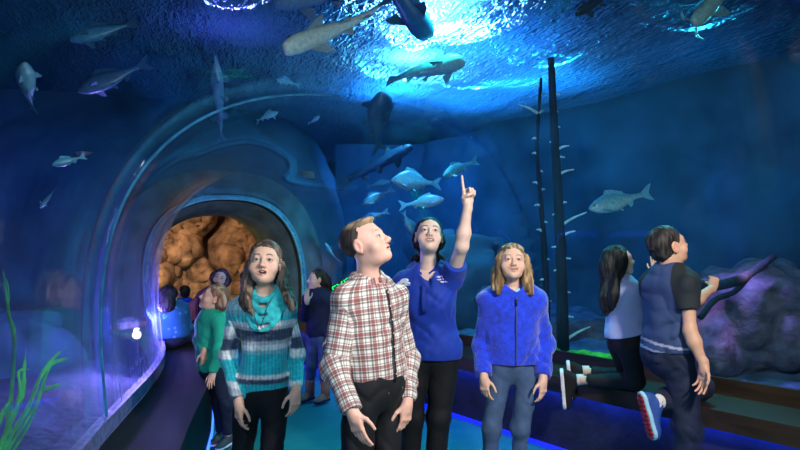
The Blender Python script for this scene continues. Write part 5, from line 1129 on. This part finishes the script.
tw = [(552, 72, .9, .2, .05), (552, 100, 1, .25, .07), (552, 112, .9, .1, .05), (555, 130, 1, .1, .06), (556, 150, 1, .35, .13), (557, 158, 1, .1, .08), (557, 172, 1, .35, .16), (558, 190, .8, .2, .05), (558, 200, 1, .2, .05), (559, 208, 1, .3, .08), (560, 222, 1, .55, .27), (560, 243, 1, .45, .15), (561, 260, 1, .2, .09), (561, 252, -1, .2, .09), (561, 300, 1, .3, .08), (562, 318, 1, .1, .10), (556, 140, -1, .2, .05), (558, 215, -1, .1, .06), (560, 275, -1, .15, .07), (562, 340, 1, .5, .30)]
dead_tree('taller of the two dead tree trunks standing in the tank', b, [b, Q(561, 5.5, 1.2), Q(558, 5.5, 2.0), Q(555, 5.5, 2.6), P(551, 58, 5.5)], .055, .028, tw, 3)
b = Q(547, 5.8, .35)
tw = [(541, 90, -1, .1, .06), (540, 98, .9, .3, .06), (537, 110, -1, .45, .22), (539, 112, 1, .5, .06), (539, 140, -1, .1, .05), (540, 153, -1, .1, .05), (541, 172, 1, .2, .05), (543, 182, -.9, .3, .07), (542, 190, 1, .3, .05), (543, 205, -1, .1, .07), (544, 222, 1, .1, .05), (545, 235, -1, .35, .08), (546, 262, .8, .2, .05), (546, 282, -1, .2, .06), (547, 300, 1, .3, .05)]
dead_tree('thinner, shorter dead tree trunk on the left of the pair', b, [b, Q(545, 5.8, 1.2), Q(541, 5.8, 1.9), Q(538, 5.8, 2.4), P(541, 78, 5.8)], .032, .012, tw, 5)
# fallen log, boulders
lg = empty('fallen_log', P(735, 280, 4.3) * V(1, 1, 0) + V(0, 0, .9), 'dark curved fallen log forking beside the boy\'s raised hand', 'log')
MB().tube(smooth_path([P(690, 284, 4.15), P(712, 286, 4.2), P(738, 280, 4.3), P(758, 268, 4.4), P(773, 257, 4.5)], 6), [.040] * 6 + [.036] * 8 + [.030] * 7 + [.026] * 4, 10).obj('trunk', M_BARK, lg, True)
MB().tube(smooth_path([P(752, 272, 4.38), P(735, 291, 4.35), P(715, 300, 4.3), P(700, 318, 4.25)], 6), [.022] * 19, 8).obj('branch', M_BARK, lg, True)
def rock(label, c, r, m, seed, amp=.16, sc=3.0, name='boulder', h=.03):
    c = np.asarray(c, float); f0 = f_ell(c, r); f = lambda p: f0(p) + amp * r[2] * (fbm(p * sc / max(r) * .6 + seed, 4) + .5 * (1 - 2 * np.abs(vnoise(p * sc / max(r) + seed + 5))))
    v, q = polygonise(f, c - np.array(r) * 1.4, c + np.array(r) * 1.4, h); o = mesh_obj(name, v, q, m, None, True, origin='b'); return prop(o, label, 'rock')
M_VR = mat('pitted_boulder', hexc(84, 88, 100), .9, noise=.55, nscale=9, bump=1, bscale=16, detail=8)
rock('big pitted boulder lit violet behind the fallen log', P(748, 322, 4.95), V(.80, .5, .52), M_VR, 4, .25)
rock('low grey boulder behind the kneeling girl\'s shoes', P(590, 340, 6.6), V(.6, .35, .26), M_VR, 9, .3)
rock('shadowy boulder on the tank bed behind the pointing woman', P(470, 300, 7.6), V(.9, .6, .8), M_ROCK, 12, .25, h=.045)
rock('rounded boulder at the foot of the left tank wall', (-3.6, 5.2, .4), V(.8, .7, .55), M_ROCK, 15, .25, h=.045)
M_MOSS = mat('bright_moss', hexc(96, 190, 60), .9, noise=.5, nscale=30, bump=1, bscale=50)
rock('bright green mossy mound at the foot of the right window', P(583, 357, 4.85), V(.26, .14, .055), M_MOSS, 21, .5, h=.012, name='moss_mound')
rock('smaller moss mound left of the bright mound', P(553, 352, 5.15), V(.09, .08, .045), M_MOSS, 22, .5, h=.012, name='moss_mound')
# ribbon weed
M_LEAF = mat('ribbon_leaf', hexc(90, 200, 70), .6, noise=.35, nscale=14)
def weed(label, base, blades, w=.013):
    base = np.asarray(base, float); r = empty('ribbon_weed', base, label, 'water plant', None)
    for b_ in blades:
        pts = smooth_path([base + V(random.uniform(-.02, .02), random.uniform(-.02, .02), 0)] + [np.asarray(q, float) for q in b_], 6); n = len(pts)
        MB().tube(pts, [w * (.55 + .5 * math.sin(PI * min(1, i / n + .1)) + .15 * math.sin(i * 1.7)) * (1 if i < n - 3 else .35) for i in range(n)], 6, flat=.14, up=V(math.sin(len(pts)), -1, .2)).obj('blade', M_LEAF, r, True)
Yw = 2.75
bs = Q(-2, Yw, .35)
weed('bright green ribbon weed behind the lower left corner of the window', bs, [
    [P(8, 428, Yw), P(22, 395, Yw), P(24, 372, Yw), P(26, 350, Yw)], [P(10, 438, Yw), P(28, 408, Yw), P(40, 378, Yw), P(52, 360, Yw), P(66, 347, Yw)], [P(20, 440, Yw), P(34, 412, Yw), P(42, 388, Yw), P(50, 366, Yw), P(62, 360, Yw), P(69, 358, Yw)],
    [P(2, 440, Yw), P(14, 415, Yw), P(20, 392, Yw), P(19, 372, Yw), P(30, 369, Yw)], [P(14, 440, Yw), P(30, 414, Yw), P(38, 402, Yw), P(40, 392, Yw), P(56, 386, Yw), P(61, 384, Yw)], [P(-4, 430, Yw), P(4, 412, Yw), P(12, 398, Yw)]])
bs = Q(14, 3.3, .35)
weed('dim green weed at the left edge above the bright weed', bs, [[P(14, 350, 3.3), P(10, 320, 3.3), P(6, 295, 3.3), P(3, 272, 3.3)], [P(15, 345, 3.3), P(8, 312, 3.3), P(8, 290, 3.3), P(3, 270, 3.3)]], .010)
light('weed_fill', 'SPOT', (-1.75, 2.2, 1.5), 24, (.6, 1, .7), (-1.75, 2.75, .6), .05, 1.3, 1)  # added spot that brightens the ribbon weed
# unreadable green marking at the tunnel end, built as a sign with guessed lettering
c = bpy.data.curves.new('sign', 'FONT'); c.body = 'EXIT'; c.size = .12; c.extrude = .006; c.align_x = 'CENTER'
tmp = bpy.data.objects.new('tmp', c); COL.objects.link(tmp); bpy.context.view_layer.update()
me = bpy.data.meshes.new_from_object(tmp); COL.objects.unlink(tmp); bpy.data.objects.remove(tmp)
sg = empty('green_sign', P(345, 284, 6.3), 'small glowing green exit sign seen over the plaid shoulder', 'sign')
me.name = 'lettering'; lo_ = bpy.data.objects.new('lettering', me); COL.objects.link(lo_); lo_.parent = sg; me.materials.clear(); me.materials.append(mat('green_glow', (.0, .6, .1, 1), .5, emis=(.0, .9, .12, 1), estr=1.3))
lo_.rotation_euler = (PI / 2, -.55, 0); lo_.location = (0, -.01, -.045)
MB().box(np.array(sg.location) + V(0, .012, 0), V(.16, .008, .055), np.array(Matrix.Rotation(-.55, 3, 'Y'))).obj('panel', mat('dark_panel', hexc(8, 26, 30), .4), sg)
MB().tube([np.array(sg.location) + V(.0, .02, .0), np.array(sg.location) + V(.0, .02, -.84), np.array(sg.location) + V(.0, .02, -1.03)], .008, 8).obj('stand', M_DARKR, sg)
